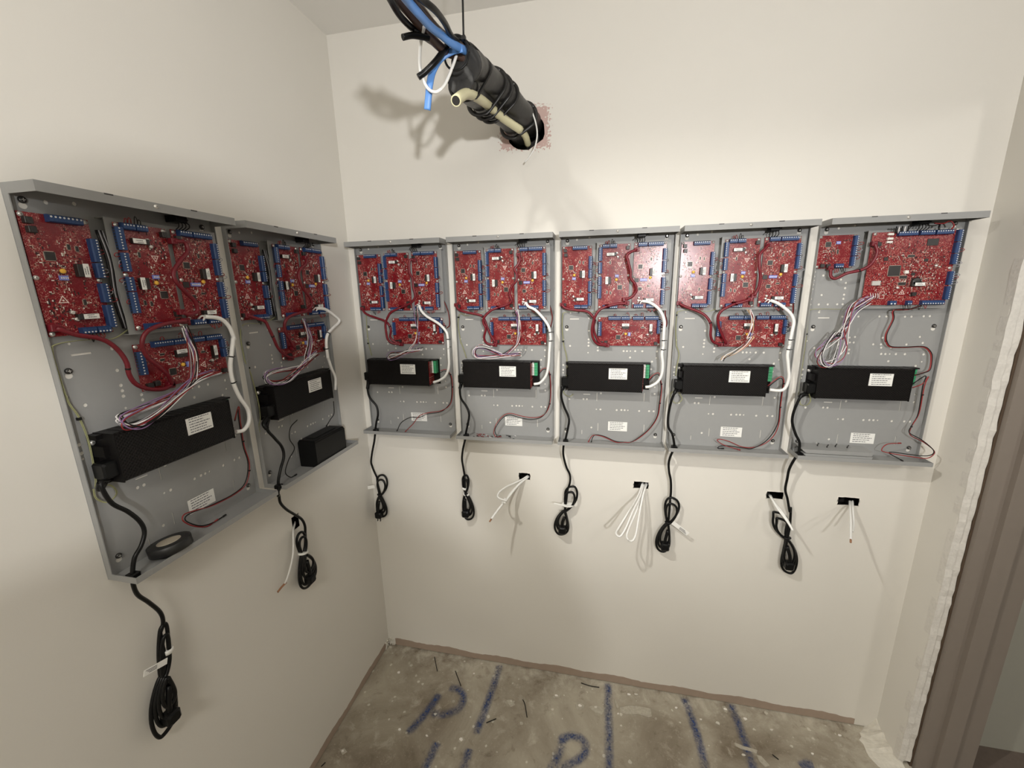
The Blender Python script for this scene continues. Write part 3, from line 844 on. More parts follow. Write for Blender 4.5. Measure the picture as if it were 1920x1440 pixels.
def rect(x0, x1, y0, y1):
    return [(x0, y0), (x1, y0), (x1, y1), (x0, y1)]


rnd = random.Random(3)
duct_hole = [(0.672 + (0.062 + rnd.uniform(-0.004, 0.004)) * math.cos(2 * math.pi * i / 22),
              2.092 + (0.052 + rnd.uniform(-0.004, 0.004)) * math.sin(2 * math.pi * i / 22)) for i in range(22)]
MBACK = Matrix(((1, 0, 0, 0), (0, 0, -1, 0), (0, 1, 0, 0), (0, 0, 0, 1)))   # x, z up, out of the back wall
MLEFT = Matrix(((0, 0, 1, 0), (1, 0, 0, 0), (0, 1, 0, 0), (0, 0, 0, 1)))    # y, z up, out of the left wall

rag = lambda x0, x1, y0, y1: [(x0, y0 - 0.001), ((x0 + x1) / 2, y0 + 0.001), (x1, y0), (x1 + 0.001, (y0 + y1) / 2), (x1, y1),
                              (x0 * 0.4 + x1 * 0.6, y1 - 0.001), (x0, y1), (x0 - 0.001, (y0 + y1) / 2)]
wb = struct(part('wall_back', slab(rect(-0.1, XR + 0.1, 0.004, CEIL + 0.05), [rag(*c) for c in CUTS] + [duct_hole], -0.016, 0.0, 0.004),
                 'wall_paint_back', M=MBACK))
cav = MB().box((-0.1, 0.0, -0.14), (XR + 0.1, CEIL, -0.10))
part('cavity', cav, 'cavity_dark', wb, Matrix.Identity(4))
hole_l = rect(-0.454, -0.421, 0.874, 0.921)
wl = struct(part('wall_left', slab(rect(YF, 0.1, 0.004, CEIL + 0.05), [hole_l], -0.016, 0.0, 0.004), 'wall_paint', M=MLEFT))
part('cavity', MB().box((YF, 0.0, -0.14), (0.1, CEIL, -0.10)), 'cavity_dark', wl, Matrix.Identity(4))

# ragged plaster lip standing round each cut-out
for c in CUTS:
    mb = MB()
    x0, x1, z0, z1 = c
    for (a, b) in (((x0, z1), (x1, z1)), ((x0, z0), (x0, z1)), ((x1, z0), (x1, z1)), ((x0 + 0.02, z0), (x1, z0))):
        pts = []
        for i in range(7):
            t = i / 6
            pts.append((a[0] + (b[0] - a[0]) * t + rnd.uniform(-0.001, 0.001), a[1] + (b[1] - a[1]) * t + rnd.uniform(-0.001, 0.001), 0.0004))
        mb.tube(pts, 0.0014, 5, k=1, taper=lambda t: 0.6 + 0.5 * math.sin(t * 9))
    part('torn_paper_edge', mb, 'part_white', wb, Matrix.Identity(4))

# floor, uneven concrete
mb = MB()
nx, ny = 40, 50
for j in range(ny + 1):
    for i in range(nx + 1):
        x = -0.12 + (XR + 0.17) * i / nx
        y = YF - 0.1 + (0.13 - (YF - 0.1)) * j / ny
        mb.v.append((x, y, 0.0015 * math.sin(7 * x + 3 * y) * math.sin(5 * y - 2 * x)))
for j in range(ny):
    for i in range(nx):
        a = j * (nx + 1) + i
        mb.face((a, a + 1, a + nx + 2, a + nx + 1), 0, True)
floor = struct(part('floor', mb, 'concrete_floor'))
struct(part('ceiling', MB().box((-0.1, YF - 0.1, CEIL), (4.7, 0.1, CEIL + 0.05)), 'ceiling_paint'))
struct(part('wall_front', MB().box((-0.1, YF - 0.1, 0.0), (4.7, YF, CEIL)), 'wall_paint'))

# right wall: short painted return, then the door opening, then the rest of the wall
DY0, DY1, DZ = -0.115, -1.16, 2.10
wr = struct(part('wall_right', MB().box((XR, DY0 + 0.0005, 0.0), (XR + 0.018, 0.03, CEIL))
                 .box((XR, DY1, DZ), (XR + 0.018, DY0 + 0.0005, CEIL)).box((XR, YF, 0.0), (XR + 0.018, DY1, CEIL)), 'wall_paint'))
# two layers of cut board edge, rough and unpainted, facing the opening
for k, x0 in enumerate((XR + 0.0006, XR + 0.0186)):
    mb = MB()
    nz = 90
    rings = []
    for i in range(nz + 1):
        z = 0.02 + (DZ - 0.02) * i / nz
        y = DY0 + rnd.uniform(-0.0022, 0.0012) - (0.003 if k == 0 else 0.0)
        xa = x0 + rnd.uniform(-0.0005, 0.0005) - (rnd.uniform(0, 0.0016) if k == 0 else 0.0)
        xb = x0 + 0.0172 + rnd.uniform(-0.0006, 0.0006)
        rings.append([(xa, y, z), (xb, y - rnd.uniform(0, 0.0015), z), (xb, DY0 + 0.02, z), (xa, DY0 + 0.02, z)])
    mb.loft(rings)
    part('board_edge', mb, 'drywall_core', wr)
part('stud', MB().box((XR + 0.037, DY0 - 0.002, 0), (XR + 0.14, DY0 + 0.07, DZ)), 'stud_wood', wr)
part('outer_board', MB().box((XR + 0.14, DY0 + 0.002, 0), (XR + 0.165, 0.03, CEIL)).box((XR + 0.14, DY1, DZ), (XR + 0.165, DY0, CEIL)).box((XR + 0.14, YF, 0), (XR + 0.165, DY1, CEIL)), 'hall_paint', wr)
# smear of joint compound at the foot of the wall in the right corner
mb = MB()
prof = []
for i in range(13):
    t = i / 12
    y = 0.0 - 0.165 * t
    w = 0.035 + 0.05 * math.sin(t * 3.0) * rnd.uniform(0.8, 1.2)
    h = (0.03 * (1 - t) + 0.010) * rnd.uniform(0.7, 1.2)
    prof.append([(XR + 0.01, y, 0.0), (XR - w, y, 0.001), (XR - w * 0.55, y, h * 0.35), (XR - 0.004, y, h), (XR + 0.01, y, h)])
mb.loft(prof, smooth=False)
part('plaster_smear', mb, 'plaster', wr)

# bare strip along the foot of the walls where the skirting has been taken off


def bare_strip(name, M, a, b, h, seed):
    r = random.Random(seed)
    mb = MB()
    n = int((b - a) / 0.012)
    top = []
    for i in range(n + 1):
        x = a + (b - a) * i / n
        top.append((x, h + 0.0035 * math.sin(i * 0.31 + seed) + 0.002 * math.sin(i * 0.113) + r.uniform(-0.0016, 0.0016)))
    for i in range(n):
        (x0, t0), (x1, t1) = top[i], top[i + 1]
        mb.quad((x0, 0.004, 0.0006), (x1, 0.004, 0.0006), (x1, t1, 0.0006), (x0, t0, 0.0006))
        mb.quad((x0, t0, 0.0006), (x1, t1, 0.0006), (x1, t1, -0.001), (x0, t0, -0.001))
    return struct(part(name, mb, 'bare_drywall_brown', M=M))


bare_strip('bare_strip_back', MBACK, 0.035, 1.885, 0.036, 1)
bare_strip('bare_strip_left', MLEFT, YF, -0.028, 0.034, 5)
# crumbled plaster in the left corner
mb = MB()
for i in range(26):
    s_ = rnd.uniform(0.003, 0.009)
    x, y, z = rnd.uniform(0, 0.03), -rnd.uniform(0, 0.03), rnd.uniform(0, 0.04)
    if rnd.random() < 0.5:
        x = 0.002
    else:
        y = -0.002
    mb.lathe((x, y, z), [(s_ * 0.4, -s_ * 0.5), (s_, 0), (s_ * 0.4, s_ * 0.5)], 6)
part('corner_plaster', mb, 'plaster', wb, Matrix(MBACK).inverted(), 'stuff')

# steel door frame: rabbet, stop, rabbet
FX = XR + 0.042
door = struct(obj('door_1', None))
prof = [(FX, -0.118), (FX, -0.131), (FX + 0.042, -0.131), (FX + 0.042, -0.147), (FX + 0.086, -0.147), (FX + 0.086, -0.131), (FX + 0.144, -0.131), (FX + 0.144, -0.112), (FX + 0.13, -0.112), (FX + 0.13, -0.118)]
mb = MB().prism(prof, 0.0, DZ - 0.02)
part('jamb', mb, 'frame_taupe', door)
prof2 = [(x, DY1 + 0.0 - (y - DY0)) for x, y in prof]
part('jamb', MB().prism(prof2, 0.0, DZ - 0.02), 'frame_taupe', door)
part('head', MB().box((FX, DY1, DZ - 0.02), (FX + 0.144, DY0, DZ + 0.0)), 'frame_taupe', door)
part('face_trim', MB().box((FX + 0.1445, -0.1305, 0.0), (FX + 0.150, -0.078, DZ)), 'frame_taupe', door)

# hall beyond the door
hx = XR + 0.165
struct(part('wall_hall', MB().box((hx - 0.02, 0.003, 0.0), (4.7, 0.06, CEIL)), 'hall_paint'))
struct(part('wall_hall_end', MB().box((4.65, YF, 0), (4.7, 0.05, CEIL)), 'hall_paint'))
struct(part('floor_hall', MB().box((XR + 0.05, YF, -0.02), (4.7, 0.03, 0.0035)), 'hall_floor'))

# spray-painted layout marks on the concrete
for s_ in STROKES:
    w = 0.027
    P = spline([(x, y, 0) for x, y in s_], 6)
    n = len(P)
    vv, ff, uu = [], [], []
    for i, p in enumerate(P):
        t = (P[min(n - 1, i + 1)] - P[max(0, i - 1)])
        t = t.normalized()
        nn = Vector((-t.y, t.x, 0)) * w
        for sgn in (-1, 1):
            q = p + nn * sgn * 0.5 * 1.5
            vv.append((q.x, min(q.y, -0.001), 0.0024 + 0.0002 * (i % 2)))
            uu.append(((sgn + 1) / 2, i / (n - 1)))
    for i in range(n - 1):
        ff.append((2 * i, 2 * i + 1, 2 * i + 3, 2 * i + 2))
    me = bpy.data.meshes.new('paint_mark')
    me.from_pydata(vv, [], ff)
    uvl = me.uv_layers.new()
    for lp in me.loops:
        uvl.data[lp.index].uv = uu[lp.vertex_index]
    me.materials.append(MATS['blue_spray_paint'])
    obj('paint_mark', me, floor)
# flat dried plaster patches
for poly in PATCHES:
    cx, cy = sum(p[0] for p in poly) / len(poly), sum(p[1] for p in poly) / len(poly)
    top = [(cx + (x - cx) * 0.9, cy + (y - cy) * 0.9) for x, y in poly]
    part('plaster_patch', MB().loft([[(x, min(y, -0.003), 0.0005) for x, y in poly], [(x, min(y, -0.004), 0.0027) for x, y in top]]), 'plaster_trodden', floor)
# plaster crumbs
for i, (x, y) in enumerate(CHIPS):
    mb = MB()
    a = rnd.uniform(0, 3)
    s_ = rnd.uniform(0.004, 0.009)
    poly = [(s_ * rnd.uniform(0.6, 1.1) * math.cos(a + k * 1.05), s_ * rnd.uniform(0.35, 0.8) * math.sin(a + k * 1.05)) for k in range(6)]
    mb.prism(poly, 0.0, 0.0035)
    part('plaster_crumb', mb, 'part_white' if i % 3 else 'plaster', floor, Matrix.Translation((x, min(y, -0.012), 0.001)))
OFFWORDS = ['straight black wire offcut on the floor nearest the left back corner', 'slanting black wire offcut touching the blue letter on the floor',
            'bent black wire offcut close to the back wall foot', 'curved black wire offcut upright in the middle of the floor',
            'small brown wire offcut beside the slanting blue line', 'short black wire offcut by the left wall foot',
            'dark crumpled wire offcut right of the blue lines']
for l, w in zip(OFFCUTS, OFFWORDS):
    tag(part('wire_offcut', MB().tube([(x, y, 0.0042) for x, y in l], 0.0017, 6, k=4), 'wire_black'), w, 'wire', 'wire offcuts on the floor')

# ------------------------------------------------------------------ circuit boards


def terminal_mesh(n, pitch):
    def go():
        L_, d, h = n * pitch, 0.0125, 0.0115
        mb = MB()
        # stepped profile extruded along x; y+ is the outer side with the screws
        prof = [(0, 0), (d, 0), (d, h * 0.55), (d * 0.82, h), (d * 0.12, h), (0, h * 0.8)]
        mb.loft([[(x, y, z) for y, z in prof] for x in (0, L_)])
        for i in range(n):
            x = (i + 0.5) * pitch
            mb.box((x - pitch * 0.32, d * 0.999, h * 0.08), (x + pitch * 0.32, d + 0.0002, h * 0.48), 1)
            if i:
                mb.box((i * pitch - 0.0003, d * 0.1, h * 0.7), (i * pitch + 0.0003, d * 0.9, h * 1.03))
        return mb.mesh('terminal_block', ['terminal_blue', 'chip_black'])

    def dots():
        mb = MB()
        for i in range(n):
            mb.lathe(((i + 0.5) * pitch, 0.0125 * 0.68, 0.0114), [(pitch * 0.29, 0), (pitch * 0.26, 0.0006), (pitch * 0.1, 0.0007)], 8)
        return mb.mesh('terminal_screws', 'terminal_screw')
    return shared(('term', n, round(pitch, 5)), go), shared(('dots', n, round(pitch, 5)), dots)


def label_mesh(w, h, lines, key):
    def go():
        return MB().bbox((-w / 2, -h / 2, 0), (w / 2, h / 2, 0.0006), 0.0003).mesh('label', 'sticker_white')

    def pr():
        r = random.Random(str(key))
        mb = MB()
        for k in range(lines):
            y = h * (0.5 - (k + 0.7) / (lines + 0.4))
            x = -w * 0.40 + (w * r.uniform(0, 0.25) if lines < 4 else 0)
            xe = w * r.uniform(0.15, 0.42)
            while x < xe:
                l = min(w * r.uniform(0.04, 0.14), xe - x)
                mb.quad((x, y, 0.00075), (x + l, y, 0.00075), (x + l, y + h * 0.34 / lines, 0.00075), (x, y + h * 0.34 / lines, 0.00075))
                x += l + w * 0.02
        return mb.mesh('print', 'print_grey')
    return shared(('lab',) + tuple(key), go), shared(('pr',) + tuple(key), pr)


def screw_mesh():
    def go():
        mb = MB()
        mb.lathe((0, 0, 0), [(0.0042, 0), (0.0042, 0.0005), (0.0034, 0.0007), (0.0032, 0.0018), (0.0020, 0.0027), (0.0004, 0.0029)], 12)
        mb.box((-0.0017, -0.0003, 0.0026), (0.0017, 0.0003, 0.0030), 1)
        mb.box((-0.0003, -0.0017, 0.0026), (0.0003, 0.0017, 0.0030), 1)
        return mb.mesh('screw', ['screw_steel', 'screw_dark'])
    return shared('screw', go)


def chip_mesh(w, h, t=0.0018, pins=True):
    def go():
        mb = MB().bbox((-w / 2, -h / 2, 0.0003), (w / 2, h / 2, t), 0.0004)
        if pins:
            p = 0.0012
            for sx, sy, L_, horiz in ((0, 1, w, True), (0, -1, w, True), (1, 0, h, False), (-1, 0, h, False)):
                if horiz:
                    mb.box((-w * 0.46, sy * h / 2 - 0.0011 * (sy < 0), 0), (w * 0.46, sy * h / 2 + 0.0011 * (sy > 0), 0.0005), 1)
                else:
                    mb.box((sx * w / 2 - 0.0011 * (sx < 0), -h * 0.46, 0), (sx * w / 2 + 0.0011 * (sx > 0), h * 0.46, 0.0005), 1)
        return mb.mesh('chip', ['chip_black', 'pin_solder'])
    return shared(('chip', w, h, t, pins), go)


def smd_mesh(w, h, n, key, avoid):
    def go():
        r = random.Random(str(key))
        mb = MB()
        k = 0
        clusters = [(r.uniform(0.12, 0.8) * w, r.uniform(0.08, 0.92) * h) for _ in range(max(6, n // 12))]
        while k < n:
            cx, cy = r.choice(clusters)
            x, y = cx + r.gauss(0, w * 0.10), cy + r.gauss(0, h * 0.06)
            x, y = round(x / 0.0024) * 0.0024, round(y / 0.0024) * 0.0024
            if not (0.006 < x < w - 0.012 and 0.012 < y < h - 0.012):
                continue
            if any(a < x < b and c < y < d for a, b, c, d in avoid):
                k += 0.2
                continue
            a, b = r.choice(((0.0026, 0.0013), (0.0013, 0.0026), (0.0018, 0.0010), (0.0010, 0.0018), (0.0032, 0.0016), (0.0012, 0.0042), (0.0010, 0.0050)))
            mi = r.choice((0, 0, 0, 1, 2, 2, 2, 3))
            mb.box((x - a / 2, y - b / 2, 0), (x + a / 2, y + b / 2, r.uniform(0.0006, 0.0014)), mi)
            k += 1
        return mb.mesh('surface_components', ['part_tan', 'pin_solder', 'chip_black', 'part_white'])
    return shared(('smd',) + tuple(key), go)


TYPES = {
    'A': dict(w=0.0955, h=0.201, mat='red_circuit', smd=330,
              top=[(0.36, 0.85, 8)], right=[(0.165, 0.365, 8), (0.375, 0.505, 5), (0.555, 0.725, 7), (0.75, 0.955, 8)], bottom=[(0.44, 0.66, 4), (0.68, 0.90, 4)], left=[],
              chips=[(0.30, 0.335, 0.014, 0.014, 1), (0.60, 0.25, 0.004, 0.009, 1), (0.72, 0.26, 0.004, 0.009, 1), (0.64, 0.72, 0.004, 0.010, 1)],
              relays=[(0.69, 0.445, 0.016, 0.022, 'v'), (0.60, 0.845, 0.030, 0.010, 'h')], jacks=[(0.10, 0.065), (0.12, 0.135), (0.09, 0.935)],
              dips=[(0.41, 0.512, 0.012, 0.008)], caps=[(0.42, 0.455)], cans=[(0.40, 0.805), (0.44, 0.865)], tri=(0.33, 0.70),
              screws=[(0.05, 0.022), (0.95, 0.022), (0.035, 0.515), (0.965, 0.525), (0.05, 0.977), (0.95, 0.977)]),
    'B': dict(w=0.096, h=0.201, mat='red_circuit_dense', smd=420,
              top=[(0.12, 0.40, 5), (0.43, 0.90, 8)], right=[(0.10, 0.27, 7), (0.28, 0.455, 7), (0.53, 0.70, 7), (0.725, 0.95, 8)], bottom=[(0.06, 0.36, 5), (0.46, 0.76, 5)], left=[],
              chips=[(0.22, 0.36, 0.013, 0.013, 1), (0.12, 0.565, 0.013, 0.012, 0), (0.24, 0.70, 0.011, 0.010, 1), (0.55, 0.25, 0.004, 0.009, 1), (0.5, 0.66, 0.009, 0.004, 1)],
              relays=[(0.60, 0.445, 0.016, 0.022, 'v'), (0.52, 0.872, 0.030, 0.010, 'h')], jacks=[(0.10, 0.09)],
              dips=[(0.34, 0.562, 0.022, 0.008)], caps=[(0.55, 0.53)], cans=[(0.22, 0.84), (0.20, 0.88)], tri=None,
              screws=[(0.06, 0.025), (0.95, 0.02), (0.04, 0.515), (0.95, 0.50), (0.05, 0.93), (0.96, 0.977)]),
    'S': dict(w=0.0955, h=0.092, mat='red_circuit', smd=190,
              top=[], right=[(0.04, 0.33, 5), (0.35, 0.64, 5), (0.66, 0.95, 5)], bottom=[(0.50, 0.72, 4)], left=[],
              chips=[(0.27, 0.27, 0.014, 0.014, 1), (0.55, 0.5, 0.004, 0.012, 1)], relays=[], jacks=[(0.17, 0.92), (0.33, 0.93)],
              dips=[(0.53, 0.23, 0.011, 0.008)], caps=[], cans=[], tri=None,
              screws=[(0.05, 0.04), (0.95, 0.04), (0.05, 0.95), (0.95, 0.95)]),
    'M': dict(w=0.204, h=0.200, mat='red_circuit_dense', smd=1000,
              top=[(0.28, 0.50, 8), (0.53, 0.69, 6), (0.71, 0.90, 7)], right=[(0.01, 0.16, 6), (0.17, 0.31, 6), (0.32, 0.455, 5), (0.55, 0.73, 7), (0.75, 0.93, 7)], bottom=[(0.32, 0.40, 2), (0.53, 0.585, 2), (0.70, 0.96, 9)], left=[],
              chips=[(0.33, 0.525, 0.0285, 0.0285, 1), (0.205, 0.36, 0.010, 0.010, 0), (0.715, 0.155, 0.026, 0.018, 0), (0.45, 0.615, 0.018, 0.008, 1), (0.45, 0.705, 0.018, 0.008, 1), (0.56, 0.575, 0.009, 0.008, 0), (0.68, 0.39, 0.009, 0.008, 0), (0.5, 0.33, 0.016, 0.006, 1)],
              relays=[(0.62, 0.715, 0.030, 0.012, 'h')], jacks=[(0.60, 0.85), (0.08, 0.16)],
              dips=[], caps=[], cans=[(0.80, 0.47), (0.40, 0.76)], tri=(0.47, 0.83),
              screws=[(0.03, 0.02), (0.97, 0.0), (0.97, 0.505), (0.03, 0.97), (0.97, 0.985), (0.40, 0.02)]),
}


def jumper_mesh(kind, w, h):
    def go():
        r = random.Random(kind)
        mb = MB()
        for fy in (0.27, 0.44, 0.47, 0.60, 0.63, 0.70):
            y = (1 - fy) * h
            L_ = r.uniform(0.009, 0.017)
            mb.tube([(w, y, 0.004), (w + L_ * 0.7, y + 0.003, 0.007), (w + L_, y, 0.009), (w + L_ * 0.7, y - 0.004, 0.008), (w, y - 0.005, 0.004)], 0.0008, 5, k=3, mi=r.choice((0, 1)))
        for fx in (0.5, 0.56, 0.68, 0.75):
            x = fx * w
            L_ = r.uniform(0.008, 0.015)
            mb.tube([(x, 0, 0.004), (x + 0.002, -L_ * 0.7, 0.007), (x + 0.004, -L_, 0.006), (x + 0.006, -L_ * 0.6, 0.006), (x + 0.006, 0, 0.004)], 0.0008, 5, k=3, mi=r.choice((1, 2)))
        return mb.mesh('jumper_wires', ['wire_grey', 'wire_red', 'wire_black'])
    return shared(('jump', kind), go)


def circuit_board(kind, M, label, group, jumpers=True):
    """board frame: origin at its lower left corner, z out of the board"""
    d = TYPES[kind]
    w, h = d['w'], d['h']
    t = thing('circuit_board', label, 'circuit board', M, group)
    P = lambda fx, fy: (fx * w, (1 - fy) * h)
    me = shared(('pcb', kind), lambda: MB().box((0, 0, 0), (w, h, 0.0016)).mesh('substrate', d['mat']))
    obj('substrate', me, t)
    z = 0.0016
    avoid = []

    def block(x, y, rot, L_, n):
        a, b = terminal_mesh(n, L_ / n)
        o = obj('terminal_block', a, t, T(x, y, z, rot))
        s_ = obj('terminal_screws', b, o, Matrix.Identity(4))
        s_['kind'] = 'stuff'
    for f0, f1, n in d['top']:
        block(f0 * w, h - 0.0122, 0.0, (f1 - f0) * w, n)
    for f0, f1, n in d['right']:
        block(w - 0.0095, (1 - f0) * h, -math.pi / 2, (f1 - f0) * h, n)
    for f0, f1, n in d['bottom']:
        block(f1 * w, 0.0122, math.pi, (f1 - f0) * w, n)
    for fx, fy, a, b, pins in d['chips']:
        x, y = P(fx, fy)
        obj('chip', chip_mesh(a, b, 0.002, bool(pins)), t, T(x, y, z))
        avoid.append((x - a * 0.7, x + a * 0.7, y - b * 0.7, y + b * 0.7))
    for i, (fx, fy, a, b, o_) in enumerate(d['relays']):
        x, y = P(fx, fy)
        rl = obj('relay', shared(('relay', a, b), lambda: MB().bbox((-a / 2, -b / 2, 0), (a / 2, b / 2, 0.009), 0.0006).mesh('relay', 'chip_black')), t, T(x, y, z))
        lw, lh = (0.024, 0.0088) if o_ == 'h' else (0.009, 0.024)
        la, pr = label_mesh(0.0235, 0.0088, 2, ('relay', i))
        lo = obj('relay_label', la, rl, T((a - lw) / 2 + 0.001, 0, 0.009, 0 if o_ == 'h' else math.pi / 2))
        # print belongs to the label face
        pm = obj('label_print', pr, rl, T((a - lw) / 2 + 0.001, 0, 0.009, 0 if o_ == 'h' else math.pi / 2))
        avoid.append((x - a * 0.6, x + a * 0.6, y - b * 0.6, y + b * 0.6))
    for fx, fy in d['jacks']:
        x, y = P(fx, fy)
        obj('connector', shared('jack', lambda: MB().bbox((-0.0052, -0.0052, 0), (0.0052, 0.0052, 0.0085), 0.0006).box((-0.003, -0.003, 0.0085), (0.003, 0.003, 0.0088)).mesh('connector', 'chip_black')), t, T(x, y, z))
    for fx, fy, a, b in d['dips']:
        x, y = P(fx, fy)

        def dip(a=a, b=b):
            mb = MB().bbox((-a / 2, -b / 2, 0), (a / 2, b / 2, 0.004), 0.0004)
            n = max(3, int(a / 0.0026))
            for k in range(n):
                xx = -a / 2 + a * (k + 0.5) / n
                mb.box((xx - 0.0006, -b * 0.2, 0.004), (xx + 0.0006, b * 0.2, 0.0047), 1)
            return mb.mesh('switch_bank', ['switch_blue', 'part_white'])
        obj('switch_bank', shared(('dip', a, b), dip), t, T(x, y, z))
        avoid.append((x - a * 0.6, x + a * 0.6, y - b * 0.6, y + b * 0.6))
    for fx, fy in d['caps']:
        x, y = P(fx, fy)
        obj('yellow_capacitor', shared('ycap', lambda: MB().lathe((0, 0, 0), [(0.0038, 0), (0.0042, 0.001), (0.0042, 0.003), (0.003, 0.0042), (0.0006, 0.0044)], 12).mesh('yellow_capacitor', 'capacitor_yellow')), t, T(x, y, z))
    for fx, fy in d['cans']:
        x, y = P(fx, fy)
        obj('capacitor', shared('can', lambda: MB().lathe((0, 0, 0), [(0.0034, 0), (0.0034, 0.005), (0.003, 0.0055), (0.0006, 0.0055)], 12).mesh('capacitor', 'screw_steel')), t, T(x, y, z))
    if d['tri']:
        x, y = P(*d['tri'])

        def tri():
            mb = MB()
            R0, R1 = 0.0088, 0.0062
            c = [(math.cos(math.radians(a)), math.sin(math.radians(a))) for a in (90, 210, 330)]
            for i in range(3):
                a, b = c[i], c[(i + 1) % 3]
                mb.quad((a[0] * R0, a[1] * R0, 0.0001), (b[0] * R0, b[1] * R0, 0.0001), (b[0] * R1, b[1] * R1, 0.0001), (a[0] * R1, a[1] * R1, 0.0001))
            mb.cyl((0, -0.0002, 0), 0.0016, 0.0001, 8)
            return mb.mesh('warning_triangle', 'print_white')
        obj('warning_triangle', shared('tri', tri), t, T(x, y, z + 0.0001))
        avoid.append((x - 0.010, x + 0.010, y - 0.008, y + 0.011))
    for fx, fy in d['screws']:
        x, y = P(fx, fy)
        obj('mounting_screw', screw_mesh(), t, T(x, y, z))
    s_ = obj('surface_components', smd_mesh(w, h, d['smd'], (kind,), avoid), t, T(0, 0, z))
    s_['kind'] = 'stuff'
    if jumpers:
        obj('jumper_wires', jumper_mesh(kind, w, h), t)['kind'] = 'stuff'
    if kind == 'M':
        # card slots and shielded jack of the controller board
        for fx, fy, a, b, m_ in ((0.205, 0.03, 0.014, 0.006, 'part_white'), (0.205, 0.09, 0.014, 0.006, 'part_white'), (0.205, 0.135, 0.014, 0.005, 'sticker_white'), (0.13, 0.69, 0.021, 0.013, 'screw_steel'), (0.47, 0.545, 0.009, 0.009, 'part_white')):
            x, y = P(fx, fy)
            part('header_socket', MB().bbox((x - a / 2, y - b / 2, z), (x + a / 2, y + b / 2, z + 0.006), 0.0006), m_, t)
        x, y = P(0.60, 0.68)
        part('coil', MB().lathe((x, y, z), [(0.011, 0), (0.011, 0.008), (0.009, 0.009), (0.003, 0.009)], 16), 'chip_black', t)
        x, y = P(0.27, 0.86)
        part('printed_panel', MB().box((x - 0.013, y - 0.010, z), (x - 0.001, y + 0.010, z + 0.0001)), 'print_white', t)
        part('printed_panel', MB().box((x - 0.012, y - 0.009, z + 0.0001), (x - 0.002, y + 0.009, z + 0.0002)), 'red_circuit', t)
        mb = MB()
        for k in range(4):
            mb.tube([(x - 0.036 + k * 0.006, y - 0.01, z), (x - 0.037 + k * 0.006, y - 0.004, z + 0.006), (x - 0.036 + k * 0.006, y + 0.006, z)], 0.0009, 5, k=3)
        part('header_wires', mb, 'wire_white', t)
    return t

# ------------------------------------------------------------------ enclosures
HOLES = [(0.012, 0.364), (0.097, 0.365), (0.097, 0.354), (0.097, 0.343), (0.034, 0.342), (0.096, 0.319), (0.129, 0.338), (0.129, 0.327), (0.215, 0.326), (0.226, 0.326), (0.237, 0.326), (0.253, 0.326), (0.276, 0.326), (0.323, 0.326), (0.237, 0.304), (0.322, 0.304), (0.309, 0.291), (0.308, 0.265), (0.011, 0.274), (0.011, 0.257), (0.011, 0.246), (0.034, 0.150), (0.084, 0.152), (0.096, 0.152), (0.144, 0.175), (0.130, 0.116), (0.144, 0.116), (0.200, 0.116), (0.216, 0.117), (0.227, 0.117), (0.238, 0.117), (0.276, 0.116), (0.309, 0.117), (0.324, 0.117), (0.324, 0.179), (0.323, 0.203), (0.114, 0.047),
         (0.092, 0.697), (0.052, 0.692), (0.097, 0.395), (0.034, 0.455), (0.097, 0.438)]
HOLES7 = [(0.006, 0.571), (0.006, 0.558), (0.030, 0.560), (0.078, 0.547), (0.006, 0.546), (0.092, 0.537), (0.006, 0.534), (0.092, 0.522), (0.006, 0.521), (0.033, 0.503), (0.092, 0.503), (0.092, 0.491), (0.006, 0.491), (0.006, 0.475), (0.029, 0.475), (0.053, 0.475), (0.078, 0.475), (0.092, 0.475), (0.033, 0.452), (0.139, 0.438), (0.193, 0.438), (0.211, 0.438), (0.258, 0.437), (0.274, 0.437), (0.304, 0.438), (0.319, 0.438), (0.125, 0.375), (0.139, 0.377), (0.211, 0.375), (0.305, 0.378), (0.128, 0.36), (0.138, 0.36), (0.19, 0.355), (0.21, 0.355), (0.237, 0.345), (0.212, 0.345), (0.275, 0.355), (0.315, 0.36)]
SLOTS = [(0.1295, 0.1315, 0.147, 0.177), (0.289, 0.291, 0.150, 0.181), (0.136, 0.138, 0.036, 0.065), (0.294, 0.296, 0.039, 0.067), (0.083, 0.107, 0.1685, 0.1715), (0.0795, 0.0815, 0.020, 0.036), (0.032, 0.063, 0.433, 0.4365)]
BOLTS = [(0.021, 0.690), (0.332, 0.691), (0.022, 0.408), (0.333, 0.410), (0.024, 0.036), (0.334, 0.033)]


def keyhole(x, y):
    """teardrop opening under a hanging bolt"""
    out = []
    for i in range(10):
        a = math.radians(-140 + 280 * i / 9 - 90)
        out.append((x + 0.0060 * math.cos(a), y - 0.0085 + 0.0055 * math.sin(a)))
    return out + [(x - 0.002, y + 0.002), (x + 0.002, y + 0.002)][::-1]


def plate_mesh(seven):
    def go():
        hs = [circle(x, y, 0.0036 if i % 5 else 0.0026, 8) for i, (x, y) in enumerate(HOLES)]
        if seven:
            hs += [circle(x, y, 0.0034, 8) for x, y in HOLES7]
        hs += [rect(*s_) for s_ in SLOTS]
        hs += [keyhole(x, y) for x, y in BOLTS]
        return slab(rect(0, CW, 0, CH), hs, 0.0002, 0.0014).mesh('back_plate', 'enclosure_grey')
    return shared(('plate', seven), go)


def lip_top():
    t, f = 0.0016, 0.0165
    mb = MB().box((0, CH - t, 0), (CW, CH, CD))
    mb.box((0, CH - f, CD - t), (CW, CH - t, CD))
    for x in (0, CW - t):
        mb.prism([(x, CH - t), (x + t, CH - t), (x + t, CH - f), (x, CH - f)], 0.0005, CD - t)
    return mb.mesh('top_lip', 'enclosure_grey')


